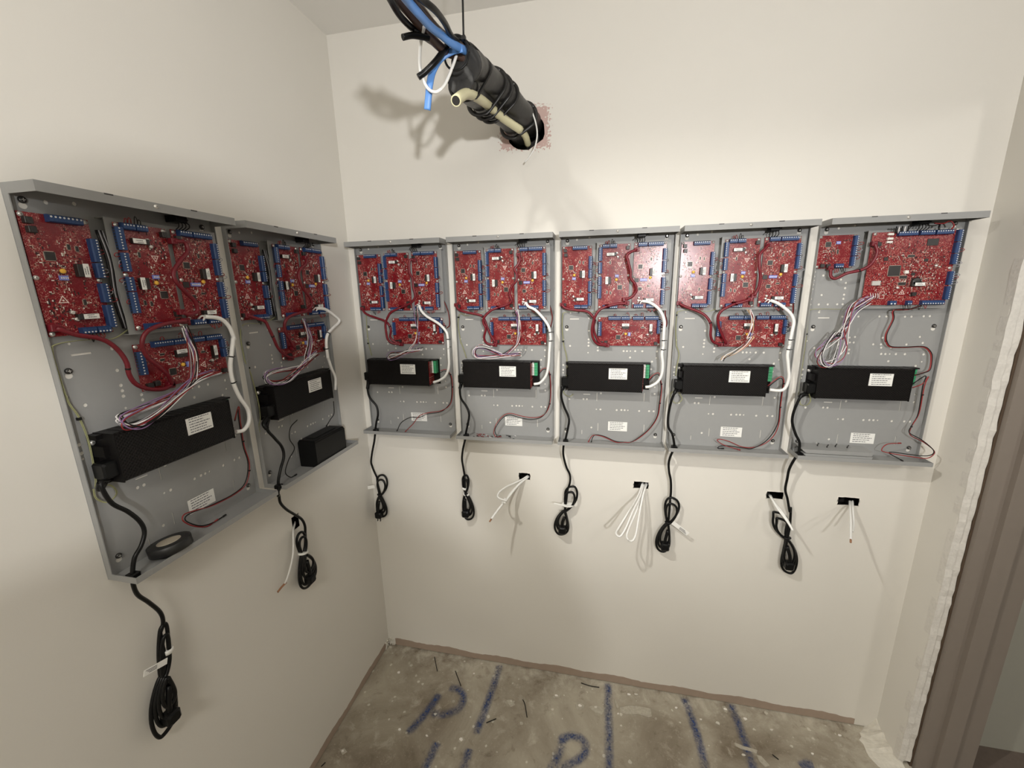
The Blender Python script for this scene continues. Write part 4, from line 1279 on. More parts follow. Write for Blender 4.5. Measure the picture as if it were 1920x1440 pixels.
def lip_bottom():
    t, f = 0.0016, 0.0125
    mb = MB().box((0, 0, 0), (CW, t, CD)).box((0, t, CD - t), (CW, f, CD))
    for x in (0, CW - t):
        mb.box((x, t, 0.0005), (x + t, f, CD - t))
    return mb.mesh('bottom_lip', 'enclosure_grey')


def bolt_mesh():
    mb = MB().lathe((0, 0, 0), [(0.0092, 0), (0.0088, 0.0006), (0.0072, 0.0008)], 16, 2)
    mb = MB().lathe((0, 0, 0), [(0.0056, 0.0), (0.0056, 0.0012), (0.0048, 0.0030), (0.0024, 0.0040), (0.0005, 0.0042)], 14, 0)
    mb.box((-0.0026, -0.0005, 0.0036), (0.0026, 0.0005, 0.0044), 1).box((-0.0005, -0.0026, 0.0036), (0.0005, 0.0026, 0.0044), 1)
    return mb.mesh('wall_bolt', ['screw_dark', 'screw_steel'])


CABWORDS = {1: 'large open grey steel enclosure leftmost on the left wall, nearest the camera', 2: 'open grey steel enclosure on the left wall with a black battery in its tray',
            3: 'open grey steel enclosure on the back wall just right of the room corner', 4: 'open grey steel enclosure with wire scraps in its tray, second on the back wall',
            5: 'open grey steel enclosure in the middle of the five on the back wall', 6: 'open grey steel enclosure fourth from the corner on the back wall',
            7: 'rightmost open grey steel enclosure with one big square circuit board'}
for c in range(1, 8):
    M = frame(c)
    t = thing('steel_enclosure', CABWORDS[c], 'enclosure', M, 'grey wall enclosures')
    obj('back_plate', plate_mesh(c == 7), t)
    obj('top_lip', shared('lipt', lip_top), t)
    obj('bottom_lip', shared('lipb', lip_bottom), t)
    for x in (0.0, CW - 0.0016):
        obj('side_flange', shared('side', lambda: MB().box((0, 0.0125, 0.002), (0.0016, CH - 0.0165, 0.013)).mesh('side_flange', 'enclosure_grey')), t, T(x, 0))
    for x, y in BOLTS:
        obj('wall_bolt', shared('bolt', bolt_mesh), t, T(x, y, 0.002))
    obj('cover_screw', screw_mesh(), t, Matrix.Translation((CW * 0.5, CH - 0.007, CD)))
    for x in (0.10, 0.257):
        obj('lip_slot', shared('slot', lambda: MB().box((-0.007, CH - 0.0022, CD - 0.0006), (0.007, CH + 0.0002, CD + 0.0002)).mesh('lip_slot', 'chip_black')), t, T(x, 0))
    # raised carrier plate under the upper boards
    x0, x1 = (0.117, 0.343) if c != 7 else (0.117, 0.336)
    mb = MB().box((x0, 0.462, 0.0215), (x1, 0.679, 0.0230))
    mb.box((x0, 0.462, 0.002), (x0 + 0.02, 0.4635, 0.0215)).box((x1 - 0.03, 0.462, 0.002), (x1, 0.4635, 0.0215)).box((x0, 0.6775, 0.002), (x0 + 0.02, 0.679, 0.0215)).box((x1 - 0.03, 0.6775, 0.002), (x1, 0.679, 0.0215))
    part('carrier_plate', mb, 'enclosure_grey', t)
    # instruction sticker near the tray
    la, pr = label_mesh(0.066, 0.034, 5, ('tray',))
    tx, ty = (0.205, 0.056)
    st = obj('sticker', la, t, T(tx, ty, 0.002))
    obj('sticker_print', pr, st)

# tamper switch under each top lip
for c in range(1, 8):
    x = 0.252 if c != 7 else 0.235
    M = frame(c)
    t = thing('tamper_switch', 'small black tamper switch under the top lip of the ' + PLACE[c], 'switch', M, 'tamper switches')
    part('switch_body', MB().bbox((x - 0.011, 0.688, 0.012), (x + 0.013, 0.702, 0.042), 0.001).box((x + 0.013, 0.694, 0.02), (x + 0.021, 0.697, 0.034)), 'plastic_black', t)
    mb = MB()
    for k in range(4):
        dx = k * 0.005
        mb.tube([(x - 0.006 + dx, 0.690, 0.036), (x - 0.014 + dx * 1.5, 0.684, 0.048), (x - 0.013 + dx * 1.5, 0.677, 0.046), (x - 0.012 + dx * 1.3, 0.672, 0.036)], 0.0011, 6, k=4)
    part('lead_wires', mb, 'wire_black', t, kind='stuff')

# ------------------------------------------------------------------ boards in the enclosures
for c in range(1, 8):
    M = frame(c)
    p_ = PLACE[c]
    if c < 7:
        circuit_board('A', M @ T(0.0055, 0.470, 0.007), 'tall red circuit board at the left in the ' + p_, 'tall red circuit boards')
        circuit_board('A', M @ T(0.2215, 0.671, 0.028, math.pi), 'tall red circuit board in the centre of the ' + p_, 'tall red circuit boards')
        circuit_board('B', M @ T(0.2325, 0.471, 0.028), 'tall red circuit board at the right in the ' + p_, 'tall red circuit boards')
        circuit_board('A', M @ T(0.3285, 0.345, 0.007, math.pi / 2), 'wide red circuit board lying low in the ' + p_, 'wide red circuit boards')
    else:
        circuit_board('S', M @ T(0.001, 0.580, 0.008), 'small red circuit board at top left in the rightmost enclosure', 'red circuit boards')
        circuit_board('M', M @ T(0.1235, 0.4725, 0.030), 'large square red controller board with a big black chip in the rightmost enclosure', 'red circuit boards')

# ------------------------------------------------------------------ power supplies


def psu_cover():
    x0, x1, y0, y1, z = 0.033, 0.277, 0.193, 0.289, 0.051
    c_ = 0.004
    prof = [(y0, 0.003), (y0, z - c_), (y0 + c_, z), (y1 - c_, z), (y1, z - c_), (y1, 0.003)]
    return MB().loft([[(x, y, zz) for y, zz in prof] for x in (x0, x1)]).mesh('cover', 'black_perforated_steel')


def psu_base():
    mb = MB().box((0.022, 0.194, 0.0022), (0.304, 0.288, 0.0045))
    for x in (0.0335, 0.2765):
        mb.box((x - 0.001, 0.1925, 0.003), (x + 0.001, 0.2895, 0.0515))
    mb.box((0.277, 0.286, 0.0045), (0.302, 0.2895, 0.03)).box((0.022, 0.279, 0.0045), (0.034, 0.288, 0.026)).box((0.024, 0.245, 0.0045), (0.034, 0.266, 0.034)).box((0.022, 0.194, 0.0045), (0.034, 0.203, 0.026))
    for i in range(14):
        mb.box((0.052 + i * 0.015, 0.2888, 0.008), (0.056 + i * 0.015, 0.2898, 0.046))
    return mb.mesh('base', 'steel_black')


for c in range(1, 8):
    t = thing('power_supply', 'black perforated power supply box in the ' + PLACE[c], 'power supply', frame(c), 'black power supplies')
    obj('base', shared('psub', psu_base), t)
    obj('cover', shared('psuc', psu_cover), t)
    la, pr = label_mesh(0.060, 0.037, 6, ('psu',))
    st = obj('rating_label', la, t, T(0.197, 0.256, 0.0511))
    obj('label_print', pr, st)
    tb = MB()
    for k in range(5):
        y = 0.238 + k * 0.0095
        tb.box((0.288, y, 0.006), (0.299, y + 0.0088, 0.026)).box((0.2805, y, 0.006), (0.288, y + 0.0088, 0.022), 1)
    part('terminal_strip', tb, ['terminal_green', 'sticker_white'], t)
    part('inner_board', MB().box((0.277, 0.197, 0.0045), (0.2795, 0.284, 0.044)), 'red_circuit', t)
    obj('mounting_screw', screw_mesh(), t, T(0.0275, 0.272, 0.0045) @ Matrix.Scale(1.4, 4))

# ------------------------------------------------------------------ cables inside the enclosures


def offset_path(pts, rng, s_):
    ph, ph2 = rng.uniform(0, 6.28), rng.uniform(0, 6.28)
    return [(p[0] + s_ * math.sin(ph + i * 0.9), p[1] + s_ * math.cos(ph2 + i * 0.8), max(0.006, p[2] + s_ * math.sin(ph2 + i * 0.7))) for i, p in enumerate(pts)]


REDW = {0: 'red cable running from the left board down across the ', 1: 'red cable hanging between centre and wide boards in the ',
        2: 'red cable curling beside the right board of the ', 3: 'short red cable at the foot of the centre board in the '}
for c in range(1, 8):
    W = WIRES[c]
    M = frame(c)
    p_ = PLACE[c]
    rng = random.Random(c)
    for i, pts in enumerate(W.get('red', [])):
        lab = REDW[i] + p_ if c != 7 else 'red ribbon cable linking the two circuit boards in the rightmost enclosure'
        t = thing('red_cable', lab, 'cable', M, 'red cables in the enclosures')
        pts = [(u, v, max(n, 0.014)) for u, v, n in pts]
        part('sheath', MB().tube(pts, 0.0042, 9, k=6), 'cable_red', t)
        for e in (pts[0], pts[-1]):
            part('plug_end', MB().bbox((e[0] - 0.007, e[1] - 0.006, e[2] - 0.010), (e[0] + 0.007, e[1] + 0.006, e[2] + 0.002), 0.001), 'cable_red', t)
        if i == 0 and len(pts) > 4:
            q = spline(pts, 6)
            k = int(len(q) * 0.55)
            part('cable_tie', MB().band(q[k], q[k + 1] - q[k], 0.0047, 0.003), 'nylon_black', t)
    for pts in W.get('white', []):
        t = thing('white_cable', 'thick white cable curving down the right side of the ' + p_, 'cable', M, 'thick white cables in the enclosures')
        part('sheath', MB().tube(pts, 0.0048, 10, k=6), 'cable_white', t)
        q = spline(pts, 6)
        for f in (0.44, 0.58):
            k = int(len(q) * f)
            part('cable_tie', MB().band(q[k], q[k + 1] - q[k], 0.0054, 0.003).box((q[k].x + 0.004, q[k].y - 0.001, q[k].z - 0.002), (q[k].x + 0.011, q[k].y + 0.0006, q[k].z)), 'nylon_black', t)
        e = q[0]
        part('core_wires', MB().tube([e, e + Vector((-0.008, 0.002, 0.001)), e + Vector((-0.013, -0.006, -0.006))], 0.002, 6, k=3).tube([e, e + Vector((-0.005, -0.006, 0.002)), e + Vector((-0.006, -0.014, -0.008))], 0.002, 6, k=3), 'wire_white', t, kind='stuff')
    for pts in W.get('loop', []):
        t = thing('wire_bundle', ('looped white, purple and red wires above the supply in the ' if c != 6 else 'tan, white and black wires draped over the wide board in the ') + p_, 'wires', M, 'coloured wire bundles')
        mats = ['wire_white', 'wire_purple', 'wire_red', 'wire_white', 'wire_black', 'wire_purple', 'wire_white', 'wire_grey', 'wire_red', 'wire_black']
        if c == 6:
            mats = ['wire_tan', 'wire_white', 'wire_black', 'wire_tan', 'wire_red', 'wire_white']
        if c == 3:
            mats = ['wire_white', 'wire_white', 'wire_purple', 'wire_red', 'wire_black']
        for m_ in mats:
            part('wire', MB().tube(offset_path(pts, rng, 0.0055 if c != 7 else 0.0085), 0.00105 if c > 1 else 0.0011, 6, k=6), m_, t)
        if c != 6:
            q = spline(pts, 6)
            # the tie sits where the loop closes
            f = {1: 0.29, 2: 0.34, 3: 0.43, 4: 0.43, 7: 0.28}[c]
            k = int(len(q) * f)
            part('cable_tie', MB().band(q[k], q[k + 1] - q[k], 0.0065, 0.003).tube([q[k], q[k] + Vector((0.004, 0.009, 0.006)), q[k] + Vector((0.010, 0.012, 0.008))], 0.0008, 5), 'nylon_black', t)
    for i, pts in enumerate(W.get('ground', [])):
        lab = ('thin green-yellow earth wire along the left edge of the ' if i == 0 else 'small green-yellow wire loop beside the power supply plug in the ') + p_
        t = thing('earth_wire', lab, 'wire', M, 'earth wires')
        pts = [(u, v, max(n, 0.006)) for u, v, n in pts]
        part('insulation', MB().tube(pts, 0.0008, 6, k=6).tube([(u + 0.0018, v, n) for u, v, n in pts], 0.0007, 6, k=6), 'wire_green', t)
        if i == 0:
            q = spline(pts, 6)
            k = int(len(q) * 0.45)
            part('cable_tie', MB().cbox(q[k], (0.006, 0.005, 0.005)), 'nylon_black', t)
    for i, pts in enumerate(W.get('battery', [])):
        if c == 2:
            lab = ('thin black lead looping beside the battery in the ' if i == 0 else 'short black lead above the battery in the ') + p_
        else:
            lab = ('red battery lead curving down to the tray of the ' if i == 0 else 'black battery lead beside the red one in the ') + p_
        pts = [(u, max(v, 0.006), n) for u, v, n in pts]
        t = thing('battery_lead', lab, 'wire', M, 'battery leads')
        part('insulation', MB().tube(pts, 0.0014, 6, k=6), 'wire_red' if i == 0 and c != 2 else 'wire_black', t)
        q = spline(pts, 6)
        e, e0 = q[-1], q[-3]
        part('spade_terminal', MB().tube([e, e + (e - e0).normalized() * 0.008], 0.0021, 6), 'wire_red' if i == 0 and c != 2 else 'wire_black', t)
        if i == 0 and c != 2:
            for f in (0.22, 0.34):
                k = int(len(q) * f)
                part('cable_tie', MB().band(q[k], q[k + 1] - q[k], 0.0030, 0.003), 'nylon_black', t)
    for pts in W.get('thin', []):
        tag(part('alarm_wire', MB().tube([(u, v, max(n, 0.008)) for u, v, n in pts], 0.0011, 6, k=6).tube([(u + 0.002, v - 0.001, max(n, 0.008)) for u, v, n in pts], 0.0010, 6, k=6, mi=1), ['wire_red', 'wire_black'], M=M),
            'thin red and black wires at the right edge of the ' + p_, 'wire', 'thin wire pairs')
    for pts in W.get('feed', []):
        t = thing('power_feed_wire', 'dark red wire pair from the big board to the power supply, rightmost enclosure', 'wire', M)
        part('red_wire', MB().tube([(u, v, max(n, 0.008)) for u, v, n in pts], 0.0019, 6, k=6), 'wire_red', t)
        part('black_wire', MB().tube([(u + 0.002, v + 0.001, max(n, 0.008) + 0.001) for u, v, n in pts], 0.0014, 6, k=6), 'wire_black', t)

# coiled spare conductors over the top edge of the big controller board
t = thing('coiled_leads', 'row of small striped wire coils above the big square circuit board', 'wires', frame(7))
for k in range(5):
    x = 0.172 + k * 0.007
    part('coil', MB().tube([(x, 0.668, 0.040), (x - 0.003, 0.678, 0.046), (x, 0.685, 0.042), (x + 0.004, 0.680, 0.036), (x + 0.003, 0.668, 0.038)], 0.0013, 6, k=4), 'wire_white' if k % 2 else 'wire_black', t)
tag(part('red_pigtail', MB().tube([(0.262, 0.690, 0.036), (0.28, 0.688, 0.04), (0.296, 0.694, 0.038), (0.305, 0.682, 0.040), (0.30, 0.672, 0.042)], 0.0018, 6, k=5).tube([(0.275, 0.686, 0.036), (0.272, 0.678, 0.04), (0.274, 0.670, 0.04)], 0.0022, 6, mi=1), ['wire_red', 'wire_black'], M=frame(7)),
    'red and black pigtail above the top right corner of the big circuit board', 'wire')

# cables crammed behind the carrier plates
for c in (1, 2):
    mb = MB()
    for k in range(4):
        x = 0.109 + 0.003 * k
        mb.tube([(x, 0.655, 0.012), (x + 0.004, 0.60, 0.016), (x + 0.002, 0.54, 0.014), (x + 0.008, 0.475, 0.012)], 0.0022, 6, k=4, mi=k % 2)
    tag(part('hidden_wiring', mb, ['wire_black', 'wire_grey'], M=frame(c)), 'dark wires stuffed behind the raised boards of the ' + PLACE[c], 'wires')

# ------------------------------------------------------------------ power cords with tied coils
COILS = {1: ((0.057, -0.151), 0.041, 0.058, (0.030, -0.259), (0.009, -0.389), -0.011, 0.049),
         2: ((0.078, -0.191), 0.057, 0.099, (0.073, -0.265), (0.078, -0.388), 0.041, 0.134),
         3: ((0.035, -0.195), 0.003, 0.060, (0.016, -0.288), (0.004, -0.387), -0.013, 0.045),
         4: ((0.016, -0.167), -0.004, 0.028, (0.011, -0.241), (0.013, -0.358), -0.009, 0.047),
         5: ((0.055, -0.178), 0.019, 0.075, (0.024, -0.279), (0.009, -0.382), -0.020, 0.044),
         6: ((0.027, -0.191), 0.005, 0.063, (0.022, -0.292), (0.009, -0.412), -0.020, 0.038),
         7: ((-0.024, -0.213), -0.028, 0.025, (0.023, -0.308), (0.050, -0.440), 0.014, 0.072)}
CORDW = {1: 'black power cord coiled below the leftmost enclosure, nearest the camera', 2: 'black power cord coiled beside a white cable under the battery',
         3: 'black power cord coil nearest the room corner on the back wall', 4: 'black power cord coil with two white bands below the second back-wall enclosure',
         5: 'black power cord coil with a white twist tie below the middle enclosure', 6: 'black power cord coil with a white paper tag below the fourth enclosure',
         7: 'rightmost black power cord coil, tilted, below the rightmost enclosure'}
for c in range(1, 8):
    rng = random.Random(20 + c)
    W = WIRES[c]
    t = thing('power_cable', CORDW[c], 'power cord', frame(c), 'black power cords')
    inner, low = W['cord'][0], W['cordlow'][0]
    R_ = 0.0040
    a = inner[0]
    # moulded connector in the power supply inlet
    mb = MB().bbox((0.009, 0.207, 0.020), (0.036, 0.238, 0.046), 0.003)
    mb.tube([(0.018, 0.208, 0.034), (inner[1][0], 0.195, 0.040), inner[1]], 0.0062, 8, k=4)
    part('connector', mb, 'plastic_black', t)
    path = [(0.018, 0.204, 0.036)] + inner[1:] + [(inner[-1][0], 0.0, inner[-1][2])] + low
    part('cable', MB().tube(path, R_, 9, k=6), 'cord_black', t)
    e = inner[-1]
    part('strain_relief', MB().bbox((e[0] - 0.009, 0.0018, e[2] - 0.008), (e[0] + 0.009, 0.0135, e[2] + 0.008), 0.002), 'plastic_black', t)
    top, ul, ur, cr, bot, ll, lr = COILS[c]
    zc = 0.024
    # loops of the coil above and below the tie
    mb = MB()
    last = low[-1]
    nu, nl = (2, 3) if c not in (1, 2) else (2, 4)
    mb.tube([last, (last[0] * 0.6 + cr[0] * 0.4, (last[1] * 0.5 + cr[1] * 0.5), zc + 0.004), (cr[0], cr[1], zc + 0.006)], R_, 8, k=5)

    def teardrop(tip, left, right, s_, z, dz):
        """one loop of cord from the tie at cr out to its tip and back"""
        out = []
        for i in range(15):
            q = i / 14
            f = (1 - math.cos(2 * math.pi * q)) / 2
            axx = cr[0] + (tip[0] - cr[0]) * s_ * f
            axy = cr[1] + (tip[1] - cr[1]) * s_ * f
            g = math.sin(2 * math.pi * q) * (0.25 + 0.75 * f ** 0.7)
            side = (axx - (cr[0] + (left - cr[0]) * s_)) if g > 0 else ((cr[0] + (right - cr[0]) * s_) - axx)
            side = max(side, 0.010 * s_)
            out.append((axx - g * side * 1.05, axy, z + dz * q))
        return out
    for k in range(nu):
        mb.tube(teardrop(top, ul, ur, 1.0 - 0.2 * k, zc + 0.006 * k - 0.003, 0.006), R_, 8, k=3)
    for k in range(nl):
        mb.tube(teardrop((bot[0] + rng.uniform(-0.004, 0.004), bot[1]), ll, lr, 1.0 - 0.17 * k + rng.uniform(-0.02, 0.02), zc + 0.0055 * k - 0.003, 0.004), R_, 8, k=3)
    part('coil', mb, 'cord_black', t)
    # plug tucked into the coil
    px_, py_ = (cr[0] + bot[0]) / 2, cr[1] + (bot[1] - cr[1]) * (0.62 if c not in (3,) else 0.72)
    mb = MB().tube([(cr[0], cr[1] - 0.02, zc + 0.014), (px_, py_ + 0.02, zc + 0.016), (px_, py_ - 0.004, zc + 0.016)], 0.0058, 8, k=4)
    mb.bbox((px_ - 0.014, py_ - 0.024, zc + 0.004), (px_ + 0.014, py_ + 0.004, zc + 0.028), 0.004)
    part('plug', mb, 'plastic_black', t)
    if c == 3:
        part('plug_prong', MB().box((px_ - 0.007, py_ - 0.038, zc + 0.014), (px_ - 0.0055, py_ - 0.024, zc + 0.021)).box((px_ + 0.0055, py_ - 0.038, zc + 0.014), (px_ + 0.007, py_ - 0.024, zc + 0.021)), 'screw_dark', t)
    # ties and tags
    mid = (cr[0] + 0.001, cr[1] + 0.006)
    tie = {1: (0.050, -0.212), 2: (0.074, -0.258), 4: (0.008, -0.222), 5: (0.035, -0.252)}.get(c, mid)
    band_m = 'sticker_white' if c in (1, 2, 4, 5) else 'nylon_black'
    wd = {1: 0.010, 2: 0.006, 4: 0.008, 5: 0.004}.get(c, 0.004)
    rr = {1: 0.010, 2: 0.017, 4: 0.010, 5: 0.022}.get(c, 0.012)
    tilt = {2: -0.25, 4: -0.2, 5: 0.0}.get(c, 0.0)
    part('tie_band', MB().lathe((0, 0, 0), [(rr, -wd / 2), (rr * 1.04, 0), (rr, wd / 2)], 14, axis=1), band_m, t,
         Matrix.Translation((tie[0], tie[1], zc + 0.004)) @ Matrix.Rotation(tilt, 4, 'Z') @ Matrix.Diagonal((1, 1, 0.8, 1)))
    if c == 4:
        part('tie_band', MB().lathe((0, 0, 0), [(0.012, -0.003), (0.0125, 0), (0.012, 0.003)], 14, axis=1), band_m, t,
             Matrix.Translation((0.013, -0.246, zc + 0.004)) @ Matrix.Rotation(-0.35, 4, 'Z') @ Matrix.Diagonal((1, 1, 0.9, 1)))
    tagpos = {1: ((0.034, -0.218), (-0.010, -0.204), 0.013), 3: ((0.002, -0.243), (-0.072, -0.262), 0.014), 5: ((0.020, -0.252), (-0.016, -0.247), 0.006), 6: ((0.036, -0.281), (0.090, -0.321), 0.015)}.get(c)
    if tagpos:
        (ax, ay), (bx, by), hh = tagpos
        L_ = math.hypot(bx - ax, by - ay)
        ang = math.atan2(by - ay, bx - ax)
        tg = part('paper_tag', MB().bbox((0, -hh / 2, 0), (L_, hh / 2, 0.0008), 0.0003), 'sticker_white', t,
                  Matrix.Translation((ax, ay, zc + (0.012 if c != 1 else 0.02))) @ Matrix.Rotation(ang, 4, 'Z'))
        mb = MB()
        for k in range(3):
            mb.quad((L_ * 0.45, -hh * 0.3 + k * hh * 0.22, 0.0009), (L_ * (0.92 - 0.07 * k), -hh * 0.3 + k * hh * 0.22, 0.0009), (L_ * (0.92 - 0.07 * k), -hh * 0.19 + k * hh * 0.22, 0.0009), (L_ * 0.45, -hh * 0.19 + k * hh * 0.22, 0.0009))
        if c != 5:
            part('tag_print', mb, 'print_dark', tg)

# ------------------------------------------------------------------ loose things in the trays
# roll of black electrical tape
t = thing('tape_roll', 'roll of black electrical tape lying in the leftmost tray', 'tape', frame(1) @ Matrix.Translation((0.092, 0.0078, 0.0412)) @ Matrix.Rotation(math.radians(-99), 4, 'X'))
part('tape', MB().lathe((0, 0, 0.001), [(0.021, 0), (0.0365, 0), (0.0382, 0.0008), (0.0382, 0.0186), (0.037, 0.0195), (0.021, 0.0195)], 40), 'tape_roll', t)
part('core', MB().lathe((0, 0, 0.0012), [(0.019, 0), (0.021, 0), (0.021, 0.0198), (0.019, 0.0198)], 32), 'tape_core', t)
part('core_label', MB().lathe((0, 0, 0.015), [(0.0192, 0), (0.0192, 0.0022), (0.006, 0.0024), (0.0005, 0.0024)], 24), 'tape_core', t)
mb = MB()
for k in range(4):
    mb.box((-0.011 + k * 0.0005, -0.009 + k * 0.005, 0.0174), (0.011 - k * 0.001, -0.0065 + k * 0.005, 0.0177))
part('label_print', mb, 'print_dark', t)

# sealed battery in the second tray
t = thing('battery', 'black sealed battery block standing in the tray left of the room corner', 'battery', frame(2))
part('case', MB().loft([[(0.142 + i, y, 0.006 + i), (0.293 - i, y, 0.006 + i), (0.293 - i, y, 0.068 - i), (0.142 + i, y, 0.068 - i)] for i, y in ((0.001, 0.0018), (0, 0.004), (0, 0.082), (0.0015, 0.0835), (0.0015, 0.0865), (0.004, 0.089))]), 'plastic_black', t)
part('lid_vent', MB().box((0.165, 0.089, 0.02), (0.27, 0.0905, 0.05)), 'plastic_black', t)
for x in (0.152, 0.284):
    part('terminal_tab', MB().box((x - 0.003, 0.0885, 0.012), (x + 0.003, 0.094, 0.013)), 'screw_steel', t)

# wire scraps swept into the tray of the second back-wall enclosure
rng = random.Random(99)
mb = MB()
for k in range(30):
    u = rng.choice((rng.uniform(0.05, 0.10), rng.uniform(0.05, 0.14), rng.uniform(0.14, 0.21)))
    n = rng.uniform(0.015, 0.062)
    a = rng.uniform(0, 3.14)
    l = rng.uniform(0.006, 0.020)
    mb.tube([(u, 0.0035, n), (u + l * 0.5 * math.cos(a), 0.006, n + l * 0.3 * math.sin(a)), (u + l * math.cos(a), 0.0035 + rng.uniform(0, 0.006), max(0.006, min(0.066, n + l * 0.6 * math.sin(a))))], 0.0014, 5, k=3, mi=0 if k < 10 else (1 if k < 24 else 2))
tag(part('wire_scraps', mb, ['wire_red', 'wire_black', 'wire_white'], M=frame(4), kind='stuff'), 'red, black and white wire scraps in the tray of the second back-wall enclosure', 'wire scraps')

# two folded steel brackets stacked in the rightmost tray
for k, (u0, u1, n0, n1, v, w) in enumerate(((0.018, 0.205, 0.012, 0.066, 0.0060, 'lower of two long grey steel brackets lying in the rightmost tray'), (0.013, 0.207, 0.008, 0.064, 0.0195, 'upper of two long grey steel brackets lying in the rightmost tray'))):
    t = thing('steel_bracket', w, 'bracket', frame(7), 'steel brackets in the tray')
    part('web', MB().box((u0, v + 0.0105, n0), (u1, v + 0.012, n1)), 'enclosure_grey', t)
    part('front_flange', MB().prism([(u0 + 0.012, v), (u1 - 0.004, v), (u1, v + 0.0105), (u0, v + 0.0105)], n1 - 0.0014, n1), 'enclosure_grey', t)
    part('back_flange', MB().box((u0, v, n0), (u1, v + 0.0105, n0 + 0.0014)), 'enclosure_grey', t)
for k, (u, n) in enumerate(((0.07, 0.03), (0.092, 0.04), (0.12, 0.03), (0.15, 0.035))):
    tag(part('screw_scrap', MB().tube([(u, 0.0335, n), (u - 0.002, 0.038, n + 0.004), (u + 0.002, 0.043, n + 0.002)], 0.0018, 6, k=3), 'screw_dark', M=frame(7)), ('leftmost', 'second', 'third', 'rightmost')[k] + ' small dark screw on the steel bracket in the rightmost tray', 'screw', 'screws on the bracket')

# ------------------------------------------------------------------ white cables from the cut-outs
CUTW = {'h1': 'flat white cable with a stripped end hanging from the left wall hole', 'h2': 'white cable tied in a loop coming out of the leftmost back-wall cut-out',
        'h3': 'two white cable loops hanging from the second back-wall cut-out', 'h4': 'white cable slanting down from the cut-out behind the rightmost power cord',
        'h5': 'short white cable with a bare end from the rightmost cut-out'}
for h in ('h1', 'h2', 'h3', 'h4', 'h5'):
    t = thing('data_cable', CUTW[h], 'cable', None, 'white cables from wall cut-outs')
    for i, pts in enumerate(WHITE_CABLES[h]):
        if h == 'h1':
            part('sheath' if i == 0 else 'bare_wires', MB().tube(pts, 0.0062 if i == 0 else 0.004, 8, k=6, flat=0.45), 'cable_white' if i == 0 else 'cut_copper', t)
        else:
            thick = 0.0034
            if h == 'h2' and i == 2:
                thick = 0.0042
            part('sheath', MB().tube([(x, y, z) for x, y, z in pts], thick, 8, k=6), 'cable_white', t)
    if h in ('h2', 'h5'):
        e, e0 = [Vector(WHITE_CABLES[h][2 if h == 'h2' else 0][k]) for k in (-1, -2)]
        part('bare_end', MB().tube([e, e + (e - e0).normalized() * 0.012], 0.0028, 6), 'cut_copper', t)
    if h == 'h2':
        part('wrap', MB().tube([(0.590, -0.108, 0.840), (0.602, -0.098, 0.852)], 0.007, 8), 'cable_white', t)

# ------------------------------------------------------------------ bundle through the wall
t = thing('taped_conduit_bundle', 'thick bundle of black taped conduits coming out of the wall hole', 'cable bundle', None)
wav = lambda a, b: (lambda s_: 1 + a * math.sin(s_ * 40) + b * math.sin(s_ * 17 + 1))
part('upper_conduit', MB().tube(DUCT['wrap_a'], 0.035, 20, k=10, taper=wav(0.02, 0.03)), 'tape_wrap', t)
part('lower_conduit', MB().tube(DUCT['wrap_b'], 0.030, 20, k=10, taper=wav(0.02, 0.03)), 'tape_wrap', t)
wa, wb_ = spline(DUCT['wrap_a'], 10), spline(DUCT['wrap_b'], 10)
for f in (0.40, 0.47, 0.54, 0.16, 0.76):
    k = int(len(wa) * f)
    mid = (wa[k] + wb_[k]) / 2
    tn = (wa[k + 1] - wa[k]).normalized()
    ax = (wa[k] - wb_[k])
    ring = []
    hw = ax.length / 2
    axn = ax.normalized()
    pn = tn.cross(axn).normalized()
    for i in range(25):
        a = 2 * math.pi * i / 24 + 0.01
        off = axn * (math.copysign(hw, math.cos(a)) + 0.0375 * math.cos(a)) + pn * (0.0375 * math.sin(a))
        ring.append(mid + off + tn * (0.003 * math.sin(2 * a)))
    part('tape_band', MB().tube(ring, 0.0055, 6, k=2, flat=0.5), 'tape_wrap', t)
t2 = thing('cream_tube', 'cream plastic tube with an open end strapped under the black bundle', 'tube', None)
part('pipe', MB().tube(DUCT['cream'], 0.0112, 14, k=8), 'tube_cream', t2)
e, e0 = Vector(DUCT['cream'][-1]), Vector(DUCT['cream'][-2])
dn = (e - e0).normalized()
part('bore', MB().tube([e - dn * 0.002, e + dn * 0.0006], 0.0088, 14), 'chip_black', t2)
tag(part('cream_tube', MB().tube(DUCT['cream2'], 0.0105, 12, k=6), 'tube_cream'), 'short piece of cream tube inside the wall hole', 'tube')


def far(name, drift, z2):
    """let a cable run on a little past the picture edge to its cut end"""
    p_ = [Vector(q) for q in DUCT[name]]
    e = p_[-1]
    return p_ + [Vector((e.x + drift * 0.2, e.y - 0.025, e.z + 0.004)), Vector((e.x + drift * 0.5, e.y - 0.055, e.z + 0.018))]


